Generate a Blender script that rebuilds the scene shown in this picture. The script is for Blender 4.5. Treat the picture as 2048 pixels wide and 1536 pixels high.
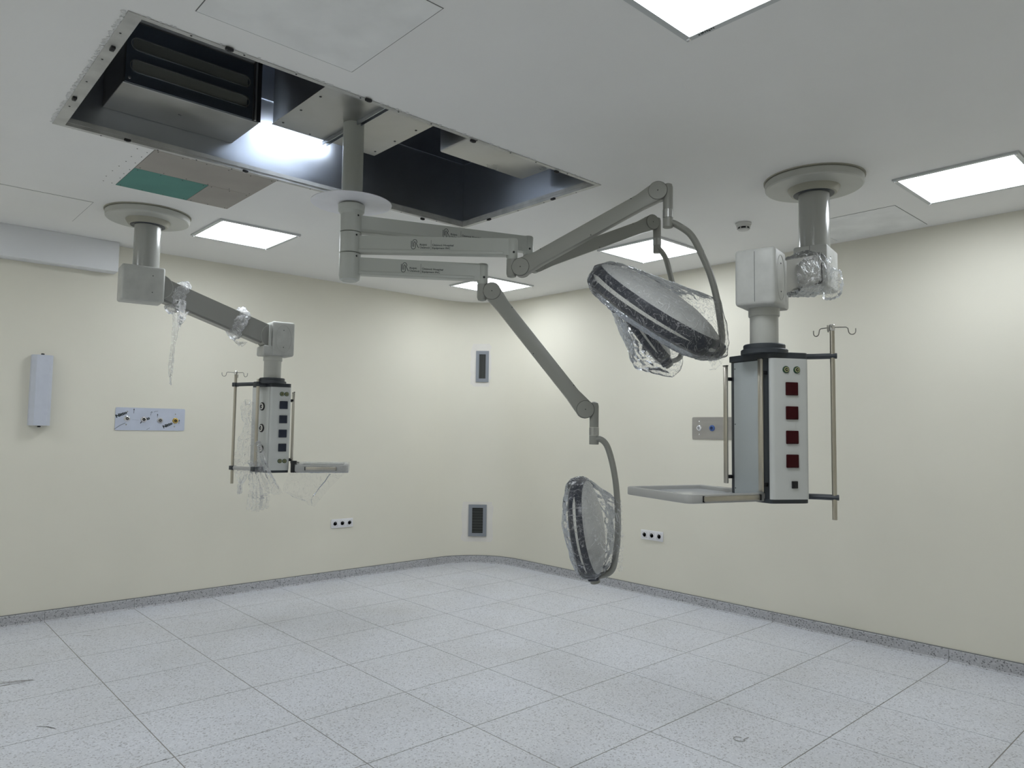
import bpy, bmesh, math, random
from mathutils import Vector as V, Matrix, noise

# ------------------------------------------------------------------ clear
for o in list(bpy.data.objects):
    bpy.data.objects.remove(o, do_unlink=True)
SC = bpy.context.scene
COL = SC.collection
PI = math.pi

# ------------------------------------------------------------------ camera
FPX = 1436.234
CAM = V((-0.51673, -5.15858, 1.44381))
YAW, PITCH, ROLL = math.radians(47.4558), math.radians(3.65283), math.radians(0.79656)
FW = V((math.cos(PITCH)*math.cos(YAW), math.cos(PITCH)*math.sin(YAW), math.sin(PITCH)))
_r = FW.cross(V((0, 0, 1))).normalized()
_u = _r.cross(FW)
RT = _r*math.cos(ROLL) + _u*math.sin(ROLL)
UP = -_r*math.sin(ROLL) + _u*math.cos(ROLL)
cd = bpy.data.cameras.new('camera')
cam = bpy.data.objects.new('camera', cd)
COL.objects.link(cam)
cam.matrix_world = Matrix(((RT.x, UP.x, -FW.x, CAM.x), (RT.y, UP.y, -FW.y, CAM.y),
                           (RT.z, UP.z, -FW.z, CAM.z), (0, 0, 0, 1)))
cd.sensor_width = 36
cd.lens = FPX/2048*36
cd.clip_start = 0.05
SC.camera = cam

# ------------------------------------------------------------------ world, exposure
w = bpy.data.worlds.new('world')
SC.world = w
w.use_nodes = True
w.node_tree.nodes['Background'].inputs[0].default_value = (0.8, 0.9, 1, 1)
w.node_tree.nodes['Background'].inputs[1].default_value = 0.02
vs = SC.view_settings
vs.view_transform = 'Standard'
vs.look = 'None'
vs.gamma = 1
vs.use_curve_mapping = False
vs.exposure = 0.0
LIGHT_STRENGTH = 15.2
LIGHT_COLOR = (0.90, 0.95, 1.0)


def ray(px, py):
    return FW + RT*((px-1024)/FPX) - UP*((py-768)/FPX)


def at(px, py, d):
    return CAM + ray(px, py)*d


def onz(px, py, z):
    r = ray(px, py)
    return CAM + r*((z-CAM.z)/r.z)


def ony(px, py, y):
    r = ray(px, py)
    return CAM + r*((y-CAM.y)/r.y)


def onx(px, py, x):
    r = ray(px, py)
    return CAM + r*((x-CAM.x)/r.x)


def zat(xy, px, py):
    r = ray(px, py)
    D = V((xy[0]-CAM.x, xy[1]-CAM.y))
    t = D.dot(D)/(r.x*D.x+r.y*D.y)
    return CAM.z + t*r.z


# ------------------------------------------------------------------ materials
MATS = {}


def srgb(r, g, b):
    f = lambda c: (c/255/12.92) if c/255 <= 0.04045 else ((c/255+0.055)/1.055)**2.4
    return (f(r), f(g), f(b))


def mat(name, col, rough=0.5, metal=0.0, var=0.0, vscale=8.0, bump=0.0, bscale=60.0, emit=None, stretch=None, spec=0.5, col2=None, rvar=0.0):
    if name in MATS:
        return MATS[name]
    m = bpy.data.materials.new(name)
    m.use_nodes = True
    nt = m.node_tree
    b = nt.nodes['Principled BSDF']
    b.inputs['Base Color'].default_value = (*col, 1)
    b.inputs['Roughness'].default_value = rough
    b.inputs['Metallic'].default_value = metal
    b.inputs['Specular IOR Level'].default_value = spec
    tc = nt.nodes.new('ShaderNodeTexCoord')
    src = tc.outputs['Object']
    if stretch:
        mp = nt.nodes.new('ShaderNodeMapping')
        mp.inputs['Scale'].default_value = stretch
        nt.links.new(src, mp.inputs['Vector'])
        src = mp.outputs['Vector']
    if var or col2 or rvar:
        n = nt.nodes.new('ShaderNodeTexNoise')
        n.inputs['Scale'].default_value = vscale
        n.inputs['Detail'].default_value = 5
        nt.links.new(src, n.inputs['Vector'])
        if var or col2:
            cr = nt.nodes.new('ShaderNodeValToRGB')
            cr.color_ramp.elements[0].position = 0.32
            cr.color_ramp.elements[1].position = 0.68
            c2 = col2 or tuple(min(1, c*(1+var)) for c in col)
            c1 = col if col2 else tuple(c*(1-var) for c in col)
            cr.color_ramp.elements[0].color = (*c1, 1)
            cr.color_ramp.elements[1].color = (*c2, 1)
            nt.links.new(n.outputs['Fac'], cr.inputs[0])
            nt.links.new(cr.outputs[0], b.inputs['Base Color'])
        if rvar:
            mr = nt.nodes.new('ShaderNodeMapRange')
            mr.inputs['From Min'].default_value = 0.3
            mr.inputs['From Max'].default_value = 0.7
            mr.inputs['To Min'].default_value = rough-rvar
            mr.inputs['To Max'].default_value = rough+rvar
            nt.links.new(n.outputs['Fac'], mr.inputs['Value'])
            nt.links.new(mr.outputs[0], b.inputs['Roughness'])
    if bump:
        n2 = nt.nodes.new('ShaderNodeTexNoise')
        n2.inputs['Scale'].default_value = bscale
        n2.inputs['Detail'].default_value = 4
        nt.links.new(src, n2.inputs['Vector'])
        bp = nt.nodes.new('ShaderNodeBump')
        bp.inputs['Strength'].default_value = bump
        bp.inputs['Distance'].default_value = 0.004
        nt.links.new(n2.outputs['Fac'], bp.inputs['Height'])
        nt.links.new(bp.outputs[0], b.inputs['Normal'])
    if emit:
        b.inputs['Emission Color'].default_value = (*emit[0], 1)
        b.inputs['Emission Strength'].default_value = emit[1]
    MATS[name] = m
    return m


M_WALL = mat('wall_paint', (0.76, 0.735, 0.635), 0.62, var=0.018, vscale=1.3, bump=0.12, bscale=260)
M_WALLW = mat('white_wall_paint', (0.78, 0.79, 0.81), 0.6, var=0.02, vscale=2)
M_CEIL = mat('ceiling_paint', (0.84, 0.835, 0.815), 0.75, var=0.015, vscale=1.6, bump=0.05, bscale=120)
M_PATCH = mat('filler_patch', (0.83, 0.835, 0.82), 0.8, var=0.05, vscale=6)
M_PLASTER = mat('wall_filler', (0.74, 0.715, 0.665), 0.8, var=0.03, vscale=9)
M_JOINT = mat('open_joint', (0.16, 0.165, 0.16), 0.9)
M_GYPS = mat('raw_gypsum_board', (0.37, 0.345, 0.31), 0.85, var=0.06, vscale=4)
M_GREEN = mat('green_gypsum_board', (0.10, 0.265, 0.23), 0.85, var=0.06, vscale=5)
M_GROUT = mat('floor_joint', (0.30, 0.29, 0.265), 0.8)
M_SKTOP = mat('skirting_sealant', (0.20, 0.205, 0.21), 0.7)
M_SPRING = mat('spring_arm_enamel', (0.27, 0.272, 0.245), 0.4, var=0.02, vscale=3)
M_LAMPP = mat('lamp_enamel', (0.42, 0.435, 0.40), 0.38, var=0.02, vscale=3)
M_PEND = mat('pendant_enamel', (0.46, 0.465, 0.43), 0.36, var=0.025, vscale=9)
M_PENDH = mat('handled_pendant_shell', (0.47, 0.475, 0.45), 0.45, var=0.08, vscale=14)
M_PANEL = mat('pendant_panel', (0.60, 0.615, 0.60), 0.42, var=0.02, vscale=3)
M_BLANK = mat('blank_panel', (0.42, 0.455, 0.46), 0.4, var=0.02, vscale=3)
M_CHAR = mat('charcoal_plastic', (0.035, 0.042, 0.05), 0.45)
M_BLACK = mat('black_plastic', (0.008, 0.008, 0.010), 0.5)
M_NAVY = mat('lamp_rim_navy', (0.012, 0.016, 0.028), 0.28)
M_SLIT = mat('slit_white', (0.62, 0.62, 0.58), 0.4)
M_BACK = mat('lamp_back_grey', (0.48, 0.485, 0.47), 0.4, var=0.02, vscale=5)
M_LENS = mat('lamp_lens', (0.55, 0.57, 0.6), 0.12)
M_STEEL = mat('stainless_bar', (0.52, 0.49, 0.43), 0.28, 1.0, var=0.12, vscale=7, stretch=(1, 1, .25))
M_CHROME = mat('chrome', (0.75, 0.75, 0.76), 0.14, 1.0)
M_BRASS = mat('brass', (0.62, 0.47, 0.16), 0.25, 1.0)
M_PLEN = mat('galvanized_sheet', (0.40, 0.42, 0.45), 0.36, 1.0, var=0.05, vscale=3, stretch=(1, 1, .5), rvar=0.03)
M_BOXS = mat('filter_box_sheet', (0.44, 0.44, 0.43), 0.36, 1.0, var=0.12, vscale=4, rvar=0.1)
M_LOUV = mat('louvre_face', (0.20, 0.23, 0.27), 0.35, 1.0, var=0.1, vscale=3)
M_FLANGE = mat('flange_aluminium', (0.50, 0.50, 0.48), 0.5, 0.6, var=0.12, vscale=12)
M_CRUMB = mat('plaster_crumb', (0.66, 0.66, 0.65), 0.9, var=0.1, vscale=40)
M_ACR = mat('white_cover_disc', (0.80, 0.80, 0.84), 0.4, var=0.03, vscale=12)
M_RED = mat('dark_red_socket', (0.040, 0.001, 0.003), 0.5, spec=.2)
M_BLUE = mat('navy_socket', (0.010, 0.016, 0.035), 0.35)
M_STUDG = mat('stud_green', (0.008, 0.05, 0.02), 0.4)
M_STUDY = mat('stud_yellow', (0.42, 0.42, 0.22), 0.4)
M_SOCK = mat('socket_white', (0.78, 0.78, 0.80), 0.35)
M_SOCKIN = mat('socket_inside', (0.50, 0.50, 0.52), 0.5)
M_FILMP = mat('masked_steel_plate', (0.52, 0.56, 0.66), 0.45, var=0.04, vscale=10)
M_BRUSH = mat('brushed_steel_plate', (0.40, 0.385, 0.36), 0.42, 0.7, var=0.12, vscale=10, stretch=(1, .15, 1))
M_VENT = mat('vent_frame_grey', (0.23, 0.25, 0.28), 0.5)
M_DARK = mat('vent_dark', (0.03, 0.032, 0.03), 0.7)
M_VANE = mat('vent_vane', (0.09, 0.10, 0.09), 0.6)
M_WHITE = mat('white_plastic', (0.57, 0.60, 0.68), 0.4, var=0.02, vscale=20)
M_DET = mat('detector_plastic', (0.60, 0.595, 0.57), 0.5)
M_INK = mat('print_ink', (0.012, 0.02, 0.022), 0.6)
M_SCREW = mat('screw_dark', (0.06, 0.06, 0.06), 0.5)
M_BLUEP = mat('blue_outlet', (0.06, 0.12, 0.32), 0.35)
M_GLUE = mat('glue_residue', (0.15, 0.135, 0.12), 0.9, col2=(0.36, 0.35, 0.34), vscale=60, stretch=(1, .3, 1))
M_SHELF = mat('shelf_frame_grey', (0.42, 0.42, 0.405), 0.42, var=0.02, vscale=4)
M_PLATE = mat('shelf_plate', (0.66, 0.68, 0.70), 0.10, 0.0)
M_RING = mat('bearing_ring', (0.40, 0.40, 0.38), 0.35, 0.6, var=0.35, vscale=60, stretch=(1, 1, .01))
M_TAPE = mat('cream_collar', (0.36, 0.35, 0.29), 0.5)


def floor_mat(name, base, dark, light, rough):
    m = bpy.data.materials.new(name)
    m.use_nodes = True
    nt = m.node_tree
    b = nt.nodes['Principled BSDF']
    geo = nt.nodes.new('ShaderNodeNewGeometry')
    v = nt.nodes.new('ShaderNodeTexVoronoi')
    v.inputs['Scale'].default_value = 150
    nt.links.new(geo.outputs['Position'], v.inputs['Vector'])
    cr = nt.nodes.new('ShaderNodeValToRGB')
    cr.color_ramp.interpolation = 'CONSTANT'
    e = cr.color_ramp.elements
    e[0].position = 0
    e[0].color = (*dark, 1)
    e[1].position = 0.10
    e[1].color = (*base, 1)
    a = e.new(0.72)
    a.color = (*light, 1)
    sep = nt.nodes.new('ShaderNodeSeparateColor')
    nt.links.new(v.outputs['Color'], sep.inputs[0])
    nt.links.new(sep.outputs[0], cr.inputs[0])
    n = nt.nodes.new('ShaderNodeTexNoise')
    n.inputs['Scale'].default_value = 1.7
    n.inputs['Detail'].default_value = 6
    nt.links.new(geo.outputs['Position'], n.inputs['Vector'])
    mx = nt.nodes.new('ShaderNodeMix')
    mx.data_type = 'RGBA'
    mx.blend_type = 'MULTIPLY'
    mr = nt.nodes.new('ShaderNodeValToRGB')
    mr.color_ramp.elements[0].position = 0.3
    mr.color_ramp.elements[0].color = (0.93, 0.92, 0.90, 1)
    mr.color_ramp.elements[1].position = 0.62
    mr.color_ramp.elements[1].color = (1, 1, 1, 1)
    nt.links.new(n.outputs['Fac'], mr.inputs[0])
    mx.inputs[0].default_value = 1
    nt.links.new(cr.outputs[0], mx.inputs[6])
    nt.links.new(mr.outputs[0], mx.inputs[7])
    nt.links.new(mx.outputs[2], b.inputs['Base Color'])
    b.inputs['Roughness'].default_value = rough
    MATS[name] = m
    return m


M_TILE = floor_mat('terrazzo_tile', (0.645, 0.665, 0.72), (0.42, 0.425, 0.46), (0.725, 0.745, 0.80), 0.36)
M_SKIRT = floor_mat('terrazzo_skirting', (0.44, 0.445, 0.47), (0.20, 0.20, 0.21), (0.52, 0.525, 0.55), 0.42)


def film_mat(name, haze, line, lum=0.86, ior=1.25):
    m = bpy.data.materials.new(name)
    m.use_nodes = True
    nt = m.node_tree
    for n in list(nt.nodes):
        nt.nodes.remove(n)
    N = nt.nodes.new
    L = nt.links.new
    out = N('ShaderNodeOutputMaterial')
    tr = N('ShaderNodeBsdfTransparent')
    gl = N('ShaderNodeBsdfGlossy')
    gl.inputs['Roughness'].default_value = 0.07
    gl.inputs['Color'].default_value = (0.95, 0.97, 1, 1)
    df = N('ShaderNodeBsdfDiffuse')
    df.inputs['Color'].default_value = (lum, lum, lum*1.02, 1)
    tl = N('ShaderNodeBsdfTranslucent')
    tl.inputs['Color'].default_value = (lum, lum, lum*1.02, 1)
    ms = N('ShaderNodeMixShader')
    ms.inputs[0].default_value = 0.5
    L(df.outputs[0], ms.inputs[1])
    L(tl.outputs[0], ms.inputs[2])
    geo = N('ShaderNodeNewGeometry')
    fac = None
    for sc_, dist, wid, k in ((7, 2.6, .016, 1.0), (22, 1.6, .020, .6)):
        n1 = N('ShaderNodeTexNoise')
        n1.inputs['Scale'].default_value = sc_
        n1.inputs['Detail'].default_value = 4
        n1.inputs['Distortion'].default_value = dist
        L(geo.outputs['Position'], n1.inputs['Vector'])
        sub = N('ShaderNodeMath')
        sub.operation = 'SUBTRACT'
        L(n1.outputs['Fac'], sub.inputs[0])
        sub.inputs[1].default_value = 0.5
        ab = N('ShaderNodeMath')
        ab.operation = 'ABSOLUTE'
        L(sub.outputs[0], ab.inputs[0])
        rg = N('ShaderNodeMapRange')
        rg.inputs['From Min'].default_value = 0.0
        rg.inputs['From Max'].default_value = wid
        rg.inputs['To Min'].default_value = line*k
        rg.inputs['To Max'].default_value = haze
        L(ab.outputs[0], rg.inputs['Value'])
        if fac is None:
            fac, first = rg, n1
        else:
            mxm = N('ShaderNodeMath')
            mxm.operation = 'MAXIMUM'
            L(fac.outputs[0], mxm.inputs[0])
            L(rg.outputs[0], mxm.inputs[1])
            fac = mxm
    bp = N('ShaderNodeBump')
    bp.inputs['Strength'].default_value = 1.0
    bp.inputs['Distance'].default_value = 0.03
    L(first.outputs['Fac'], bp.inputs['Height'])
    L(bp.outputs[0], gl.inputs['Normal'])
    m1 = N('ShaderNodeMixShader')
    L(fac.outputs[0], m1.inputs[0])
    L(tr.outputs[0], m1.inputs[1])
    L(ms.outputs[0], m1.inputs[2])
    fr = N('ShaderNodeFresnel')
    fr.inputs['IOR'].default_value = ior
    m2 = N('ShaderNodeMixShader')
    L(fr.outputs[0], m2.inputs[0])
    L(m1.outputs[0], m2.inputs[1])
    L(gl.outputs[0], m2.inputs[2])
    L(m2.outputs[0], out.inputs[0])
    MATS[name] = m
    return m


M_FILM = film_mat('clear_film', 0.07, 0.60, .90, 1.13)
M_FILM2 = film_mat('thin_clear_film', 0.05, 0.20, ior=1.05)
M_FILM3 = film_mat('bunched_film', 0.30, 0.75, .9, 1.15)
M_FILM4 = film_mat('loose_film', 0.20, 0.5, .88, 1.08)


# ------------------------------------------------------------------ mesh helpers
def box(bm, c, s, M=None, bevel=0.0, seg=2):
    r = bmesh.ops.create_cube(bm, size=1)
    vs_ = r['verts']
    for v in vs_:
        v.co = V((v.co.x*s[0], v.co.y*s[1], v.co.z*s[2]))
    if bevel:
        es = list({e for v in vs_ for e in v.link_edges})
        rr = bmesh.ops.bevel(bm, geom=es, offset=bevel, segments=seg, profile=0.5, affect='EDGES')
        vs_ = list({v for f in rr['faces'] for v in f.verts} | {v for v in vs_ if v.is_valid})
    T = (M or Matrix.Identity(4)) @ Matrix.Translation(V(c))
    for v in vs_:
        v.co = T @ v.co
    return vs_


def frame(origin, x, y, z):
    return Matrix(((x[0], y[0], z[0], origin[0]), (x[1], y[1], z[1], origin[1]),
                   (x[2], y[2], z[2], origin[2]), (0, 0, 0, 1)))


def axis_frame(o, z, xref=None):
    z = V(z).normalized()
    a = V(xref) if xref is not None else (V((1, 0, 0)) if abs(z.x) < .9 else V((0, 1, 0)))
    x = (a - z*a.dot(z)).normalized()
    return frame(o, x, z.cross(x), z)


def lathe(bm, prof, M=None, seg=32, a0=0.0, a1=2*PI, close=True):
    """prof: list of (r, z) bottom to top"""
    M = M or Matrix.Identity(4)
    full = abs(a1-a0-2*PI) < 1e-6
    n = seg if full else seg+1
    rings = []
    for r, z in prof:
        if r < 1e-6:
            rings.append([bm.verts.new(M @ V((0, 0, z)))]*n)
        else:
            rings.append([bm.verts.new(M @ V((r*math.cos(a0+(a1-a0)*i/seg), r*math.sin(a0+(a1-a0)*i/seg), z))) for i in range(n)])
    for a, b in zip(rings[:-1], rings[1:]):
        for i in range(seg):
            j = (i+1) % n if full else i+1
            q = []
            for v in (a[i], a[j], b[j], b[i]):
                if v not in q:
                    q.append(v)
            if len(q) > 2:
                try:
                    bm.faces.new(q)
                except ValueError:
                    pass
    if close:
        for rg_, (r, z) in ((rings[0], prof[0]), (rings[-1], prof[-1])):
            if r > 1e-6 and full:
                try:
                    bm.faces.new(rg_)
                except ValueError:
                    pass


def cyl(bm, p0, p1, r0, r1=None, seg=24, bev=0.0):
    p0, p1 = V(p0), V(p1)
    r1 = r0 if r1 is None else r1
    L = (p1-p0).length
    M = axis_frame(p0, p1-p0)
    if bev:
        lathe(bm, [(r0-bev, 0), (r0, bev), (r1, L-bev), (r1-bev, L)], M, seg)
    else:
        lathe(bm, [(r0, 0), (r1, L)], M, seg)


def spline(pts, n=8):
    pts = [V(p) for p in pts]
    out = []
    P = [pts[0]*2-pts[1]] + pts + [pts[-1]*2-pts[-2]]
    for i in range(1, len(P)-2):
        for k in range(n):
            t = k/n
            a, b, c, d = P[i-1], P[i], P[i+1], P[i+2]
            out.append(0.5*((2*b)+(c-a)*t+(2*a-5*b+4*c-d)*t*t+(3*b-a-3*c+d)*t**3))
    out.append(pts[-1])
    return out


def tube(bm, pts, r, seg=10, ry=None, up=None, taper=None):
    pts = [V(p) for p in pts]
    rings = []
    prev = V(up) if up is not None else None
    for i, p in enumerate(pts):
        t = (pts[min(i+1, len(pts)-1)]-pts[max(i-1, 0)]).normalized()
        if prev is None:
            prev = V((0, 0, 1)) if abs(t.z) < .9 else V((1, 0, 0))
        s = (prev - t*prev.dot(t)).normalized()
        if up is None:
            prev = s
        b = t.cross(s)
        k = taper[i] if taper else 1
        rings.append([bm.verts.new(p + s*(r*k*math.cos(2*PI*j/seg)) + b*((ry or r)*k*math.sin(2*PI*j/seg))) for j in range(seg)])
    for a, b in zip(rings[:-1], rings[1:]):
        for j in range(seg):
            bm.faces.new((a[j], a[(j+1) % seg], b[(j+1) % seg], b[j]))
    bm.faces.new(rings[0])
    bm.faces.new(rings[-1])


def prism(bm, poly, z0, z1, M=None):
    """poly 2d, extruded along local z"""
    M = M or Matrix.Identity(4)
    a = [bm.verts.new(M @ V((x, y, z0))) for x, y in poly]
    b = [bm.verts.new(M @ V((x, y, z1))) for x, y in poly]
    bm.faces.new(a)
    bm.faces.new(b)
    n = len(poly)
    for i in range(n):
        bm.faces.new((a[i], a[(i+1) % n], b[(i+1) % n], b[i]))


def round_poly(poly, r, n=5):
    out = []
    m = len(poly)
    for i in range(m):
        p, a, b = V(poly[i]).to_2d(), V(poly[i-1]).to_2d(), V(poly[(i+1) % m]).to_2d()
        d1, d2 = (a-p), (b-p)
        rr = r[i] if isinstance(r, (list, tuple)) else r
        k = min(rr, d1.length*.45, d2.length*.45)
        s, e = p+d1.normalized()*k, p+d2.normalized()*k
        for j in range(n+1):
            t = j/n
            q = s*(1-t)**2 + p*2*t*(1-t) + e*t*t
            out.append((q.x, q.y))
    return out


def ring_plate(bm, outer, inner, z0, z1, M=None):
    """frame between two polygons with equal point counts"""
    M = M or Matrix.Identity(4)
    n = len(outer)
    vo0 = [bm.verts.new(M @ V((x, y, z0))) for x, y in outer]
    vo1 = [bm.verts.new(M @ V((x, y, z1))) for x, y in outer]
    vi0 = [bm.verts.new(M @ V((x, y, z0))) for x, y in inner]
    vi1 = [bm.verts.new(M @ V((x, y, z1))) for x, y in inner]
    for i in range(n):
        j = (i+1) % n
        bm.faces.new((vo0[i], vo0[j], vo1[j], vo1[i]))
        bm.faces.new((vi0[i], vi0[j], vi1[j], vi1[i]))
        bm.faces.new((vo0[i], vo0[j], vi0[j], vi0[i]))
        bm.faces.new((vo1[i], vo1[j], vi1[j], vi1[i]))


def B():
    return bmesh.new()


def finish(name, bm, angle=32):
    bmesh.ops.recalc_face_normals(bm, faces=bm.faces)
    me = bpy.data.meshes.new(name)
    bm.to_mesh(me)
    bm.free()
    if angle:
        for p in me.polygons:
            p.use_smooth = True
        me.set_sharp_from_angle(angle=math.radians(angle))
    return me


def obj(name, bm, m, parent=None, angle=32, label=None, recenter=True):
    me = finish(name, bm, angle)
    me.materials.append(m)
    o = bpy.data.objects.new(name, me)
    COL.objects.link(o)
    if parent is not None:
        o.parent = parent
        if parent.type == 'EMPTY':
            o.matrix_parent_inverse = parent.matrix_basis.inverted()
        else:
            o.matrix_parent_inverse = WORLD[parent.name].inverted()
        WORLD[o.name] = Matrix.Identity(4)
    else:
        M = Matrix.Identity(4)
        if recenter and len(me.vertices):
            lo = V((min(v.co[i] for v in me.vertices) for i in range(3)))
            hi = V((max(v.co[i] for v in me.vertices) for i in range(3)))
            c = V(((lo.x+hi.x)/2, (lo.y+hi.y)/2, lo.z))
            me.transform(Matrix.Translation(-c))
            o.location = c
            M = Matrix.Translation(c)
        WORLD[o.name] = M
    if label:
        o['label'] = label
    return o


WORLD = {}


def tag(o, label, cat, group=None):
    o['label'] = label
    o['category'] = cat
    if group:
        o['group'] = group
    return o


def thing(name, label, cat, loc, group=None):
    o = bpy.data.objects.new(name, None)
    COL.objects.link(o)
    o.empty_display_size = 0.1
    o.location = loc
    o.matrix_basis = Matrix.Translation(V(loc))
    WORLD[o.name] = o.matrix_basis.copy()
    return tag(o, label, cat, group)


def struct(name, bm, m, angle=32):
    o = obj(name, bm, m, None, angle, recenter=False)
    o['kind'] = 'structure'
    return o


def copy_tree(o, parent=None, loc=None):
    c = o.copy()
    COL.objects.link(c)
    if parent is not None:
        mpi = o.matrix_parent_inverse.copy()
        c.parent = parent
        c.matrix_parent_inverse = mpi
    if loc is not None:
        c.location = loc
    for ch in list(o.children):
        copy_tree(ch, c)
    return c


def text_mesh(bm, s, M, size, width=None, space=1.0, bold=.022):
    cu = bpy.data.curves.new('txt', 'FONT')
    cu.body = s
    cu.size = size
    cu.resolution_u = 2
    cu.offset = size*bold
    cu.space_character = space
    to = bpy.data.objects.new('txt', cu)
    COL.objects.link(to)
    dg = bpy.context.evaluated_depsgraph_get()
    me = bpy.data.meshes.new_from_object(to.evaluated_get(dg))
    bpy.data.objects.remove(to)
    bpy.data.curves.remove(cu)
    if len(me.vertices):
        x0 = min(v.co.x for v in me.vertices)
        x1 = max(v.co.x for v in me.vertices)
        k = (width/(x1-x0)) if width else 1
        vv = [bm.verts.new(M @ V(((v.co.x-x0)*k, v.co.y, 0))) for v in me.vertices]
        for p in me.polygons:
            try:
                bm.faces.new([vv[i] for i in p.vertices])
            except ValueError:
                pass
    bpy.data.meshes.remove(me)


def stroke(bm, pts, wd, M):
    """flat ribbon along a 2-D polyline in the local xy plane"""
    P = [V((x, y)) for x, y in pts]
    L, R = [], []
    for i, p in enumerate(P):
        t = (P[min(i+1, len(P)-1)]-P[max(i-1, 0)]).normalized()
        n = V((-t.y, t.x))*wd/2
        L.append(bm.verts.new(M @ V((p.x+n.x, p.y+n.y, 0))))
        R.append(bm.verts.new(M @ V((p.x-n.x, p.y-n.y, 0))))
    for i in range(len(P)-1):
        bm.faces.new((L[i], L[i+1], R[i+1], R[i]))


def screw_at(p, n, parent, r=0.004, m=None, name='screw'):
    b = B()
    M = axis_frame(p, n)
    lathe(b, [(r, -0.001), (r, r*.3), (r*.6, r*.6), (0, r*.65)], M, 10)
    return obj(name, b, m or M_SCREW, parent)


# ================================================================== ROOM
XR, YL, H = 4.765, 1.077, 2.85      # right wall, left wall, ceiling height
XB, YN = -2.1, -6.0                 # unseen walls behind the camera
RC = 0.62                           # radius of the rounded corner
T = 0.6
SKH = 0.076
CX, CY = XR-RC, YL-RC

# floor slab with separate tiles
b = B()
box(b, ((XB+XR)/2, (YN+YL)/2, -0.0515), (XR-XB+.3, YL-YN+.3, 0.10))
floor = struct('floor', b, M_GROUT, 0)


def tile_mesh(x0, x1, y0, y1):
    b = B()
    box(b, ((x0+x1)/2, (y0+y1)/2, -0.004), (x1-x0, y1-y0, 0.008))
    me = finish('tile', b, 0)
    me.materials.append(M_TILE)
    return me


G = 0.0026
full = tile_mesh(-.3+G, .3-G, -.3+G, .3-G)
ix0, ix1 = math.floor(XB/T), math.ceil(XR/T)
iy0, iy1 = math.floor(YN/T), math.ceil(YL/T)
for i in range(ix0, ix1):
    for j in range(iy0, iy1):
        x0, x1, y0, y1 = max(i*T, XB), min((i+1)*T, XR), max(j*T, YN), min((j+1)*T, YL)
        if x1-x0 < .02 or y1-y0 < .02:
            continue
        cx, cy = (x0+x1)/2, (y0+y1)/2
        if x0 > CX and y0 > CY and math.hypot(x0-CX, y0-CY) > RC:
            continue
        if x1-x0 > .599 and y1-y0 > .599:
            me = full
        else:
            me = tile_mesh(x0-cx+G, x1-cx-G, y0-cy+G, y1-cy-G)
        o = bpy.data.objects.new('tile', me)
        o.location = (cx, cy, 0)
        COL.objects.link(o)
        o.parent = floor


# walls
def wall_obj(name, x0, x1, y0, y1, m=M_WALL):
    b = B()
    box(b, ((x0+x1)/2, (y0+y1)/2, H/2), (x1-x0, y1-y0, H))
    return struct(name, b, m, 0)


wl = wall_obj('wall_left', XB, CX, YL, YL+.12)
wr = wall_obj('wall_right', XR, XR+.12, YN, CY)
wall_obj('wall_back', XB-.12, XB, YN, YL+.12)
wall_obj('wall_near', XB-.12, XR+.12, YN-.12, YN)
b = B()
NA = 28
lathe(b, [(RC, 0), (RC, H), (RC+.12, H), (RC+.12, 0), (RC, 0)], Matrix.Translation((CX, CY, 0)), NA, 0, PI/2, close=False)
wc = struct('wall_corner', b, M_WALL, 20)

# skirting tiles
KT = 0.011


def skirt_piece(parent, p0, p1, inward):
    d = (p1-p0)
    L = d.length
    x = d.normalized()
    M = frame(p0, x, V(inward), V((0, 0, 1)))
    b = B()
    prism(b, [(0, 0), (0, SKH), (KT*.55, SKH), (KT, SKH-.006), (KT, .012), (KT+.007, 0)], .0012, L-.0012,
          M @ Matrix(((0, 0, 1, 0), (1, 0, 0, 0), (0, 1, 0, 0), (0, 0, 0, 1)))) if False else None
    pr = [(0, 0.0005), (KT+.008, 0.0005), (KT, .010), (KT, SKH-.004), (KT-.004, SKH), (0, SKH)]
    a = [b.verts.new(M @ V((.0012, y, z))) for y, z in pr]
    c = [b.verts.new(M @ V((L-.0012, y, z))) for y, z in pr]
    b.faces.new(a)
    b.faces.new(c)
    for i in range(len(pr)):
        j = (i+1) % len(pr)
        b.faces.new((a[i], a[j], c[j], c[i]))
    obj('skirting_tile', b, M_SKIRT, parent, 0)


def seal(parent, p0, p1, inward):
    d = p1-p0
    M = frame(p0, d.normalized(), V(inward), V((0, 0, 1)))
    b = B()
    box(b, (d.length/2, KT/2-.002, SKH+.0025), (d.length, KT-.002, .005), M)
    return obj('sealant_line', b, M_SKTOP, parent, 0)


bb = B()
box(bb, ((XB+CX)/2, YL-.003, SKH/2), (CX-XB, .006, SKH-.004))
bsl = struct('baseboard_left', bb, M_SKTOP, 0)
bb = B()
box(bb, (XR-.003, (YN+CY)/2, SKH/2), (.006, CY-YN, SKH-.004))
bsr = struct('baseboard_right', bb, M_SKTOP, 0)
bb = B()
lathe(bb, [(RC-.006, 0.001), (RC-.006, SKH-.003), (RC, SKH-.003)], Matrix.Translation((CX, CY, 0)), NA, 0, PI/2, close=False)
bsc = struct('baseboard_corner', bb, M_SKTOP, 20)
xs = [XB] + [i*T for i in range(ix0, ix1+1) if XB+.05 < i*T < CX-.05] + [CX]
for a, c in zip(xs[:-1], xs[1:]):
    skirt_piece(bsl, V((a, YL, 0)), V((c, YL, 0)), (0, -1, 0))
ys = [YN] + [i*T for i in range(iy0, iy1+1) if YN+.05 < i*T < CY-.05] + [CY]
for a, c in zip(ys[:-1], ys[1:]):
    skirt_piece(bsr, V((XR, c, 0)), V((XR, a, 0)), (-1, 0, 0))
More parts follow.
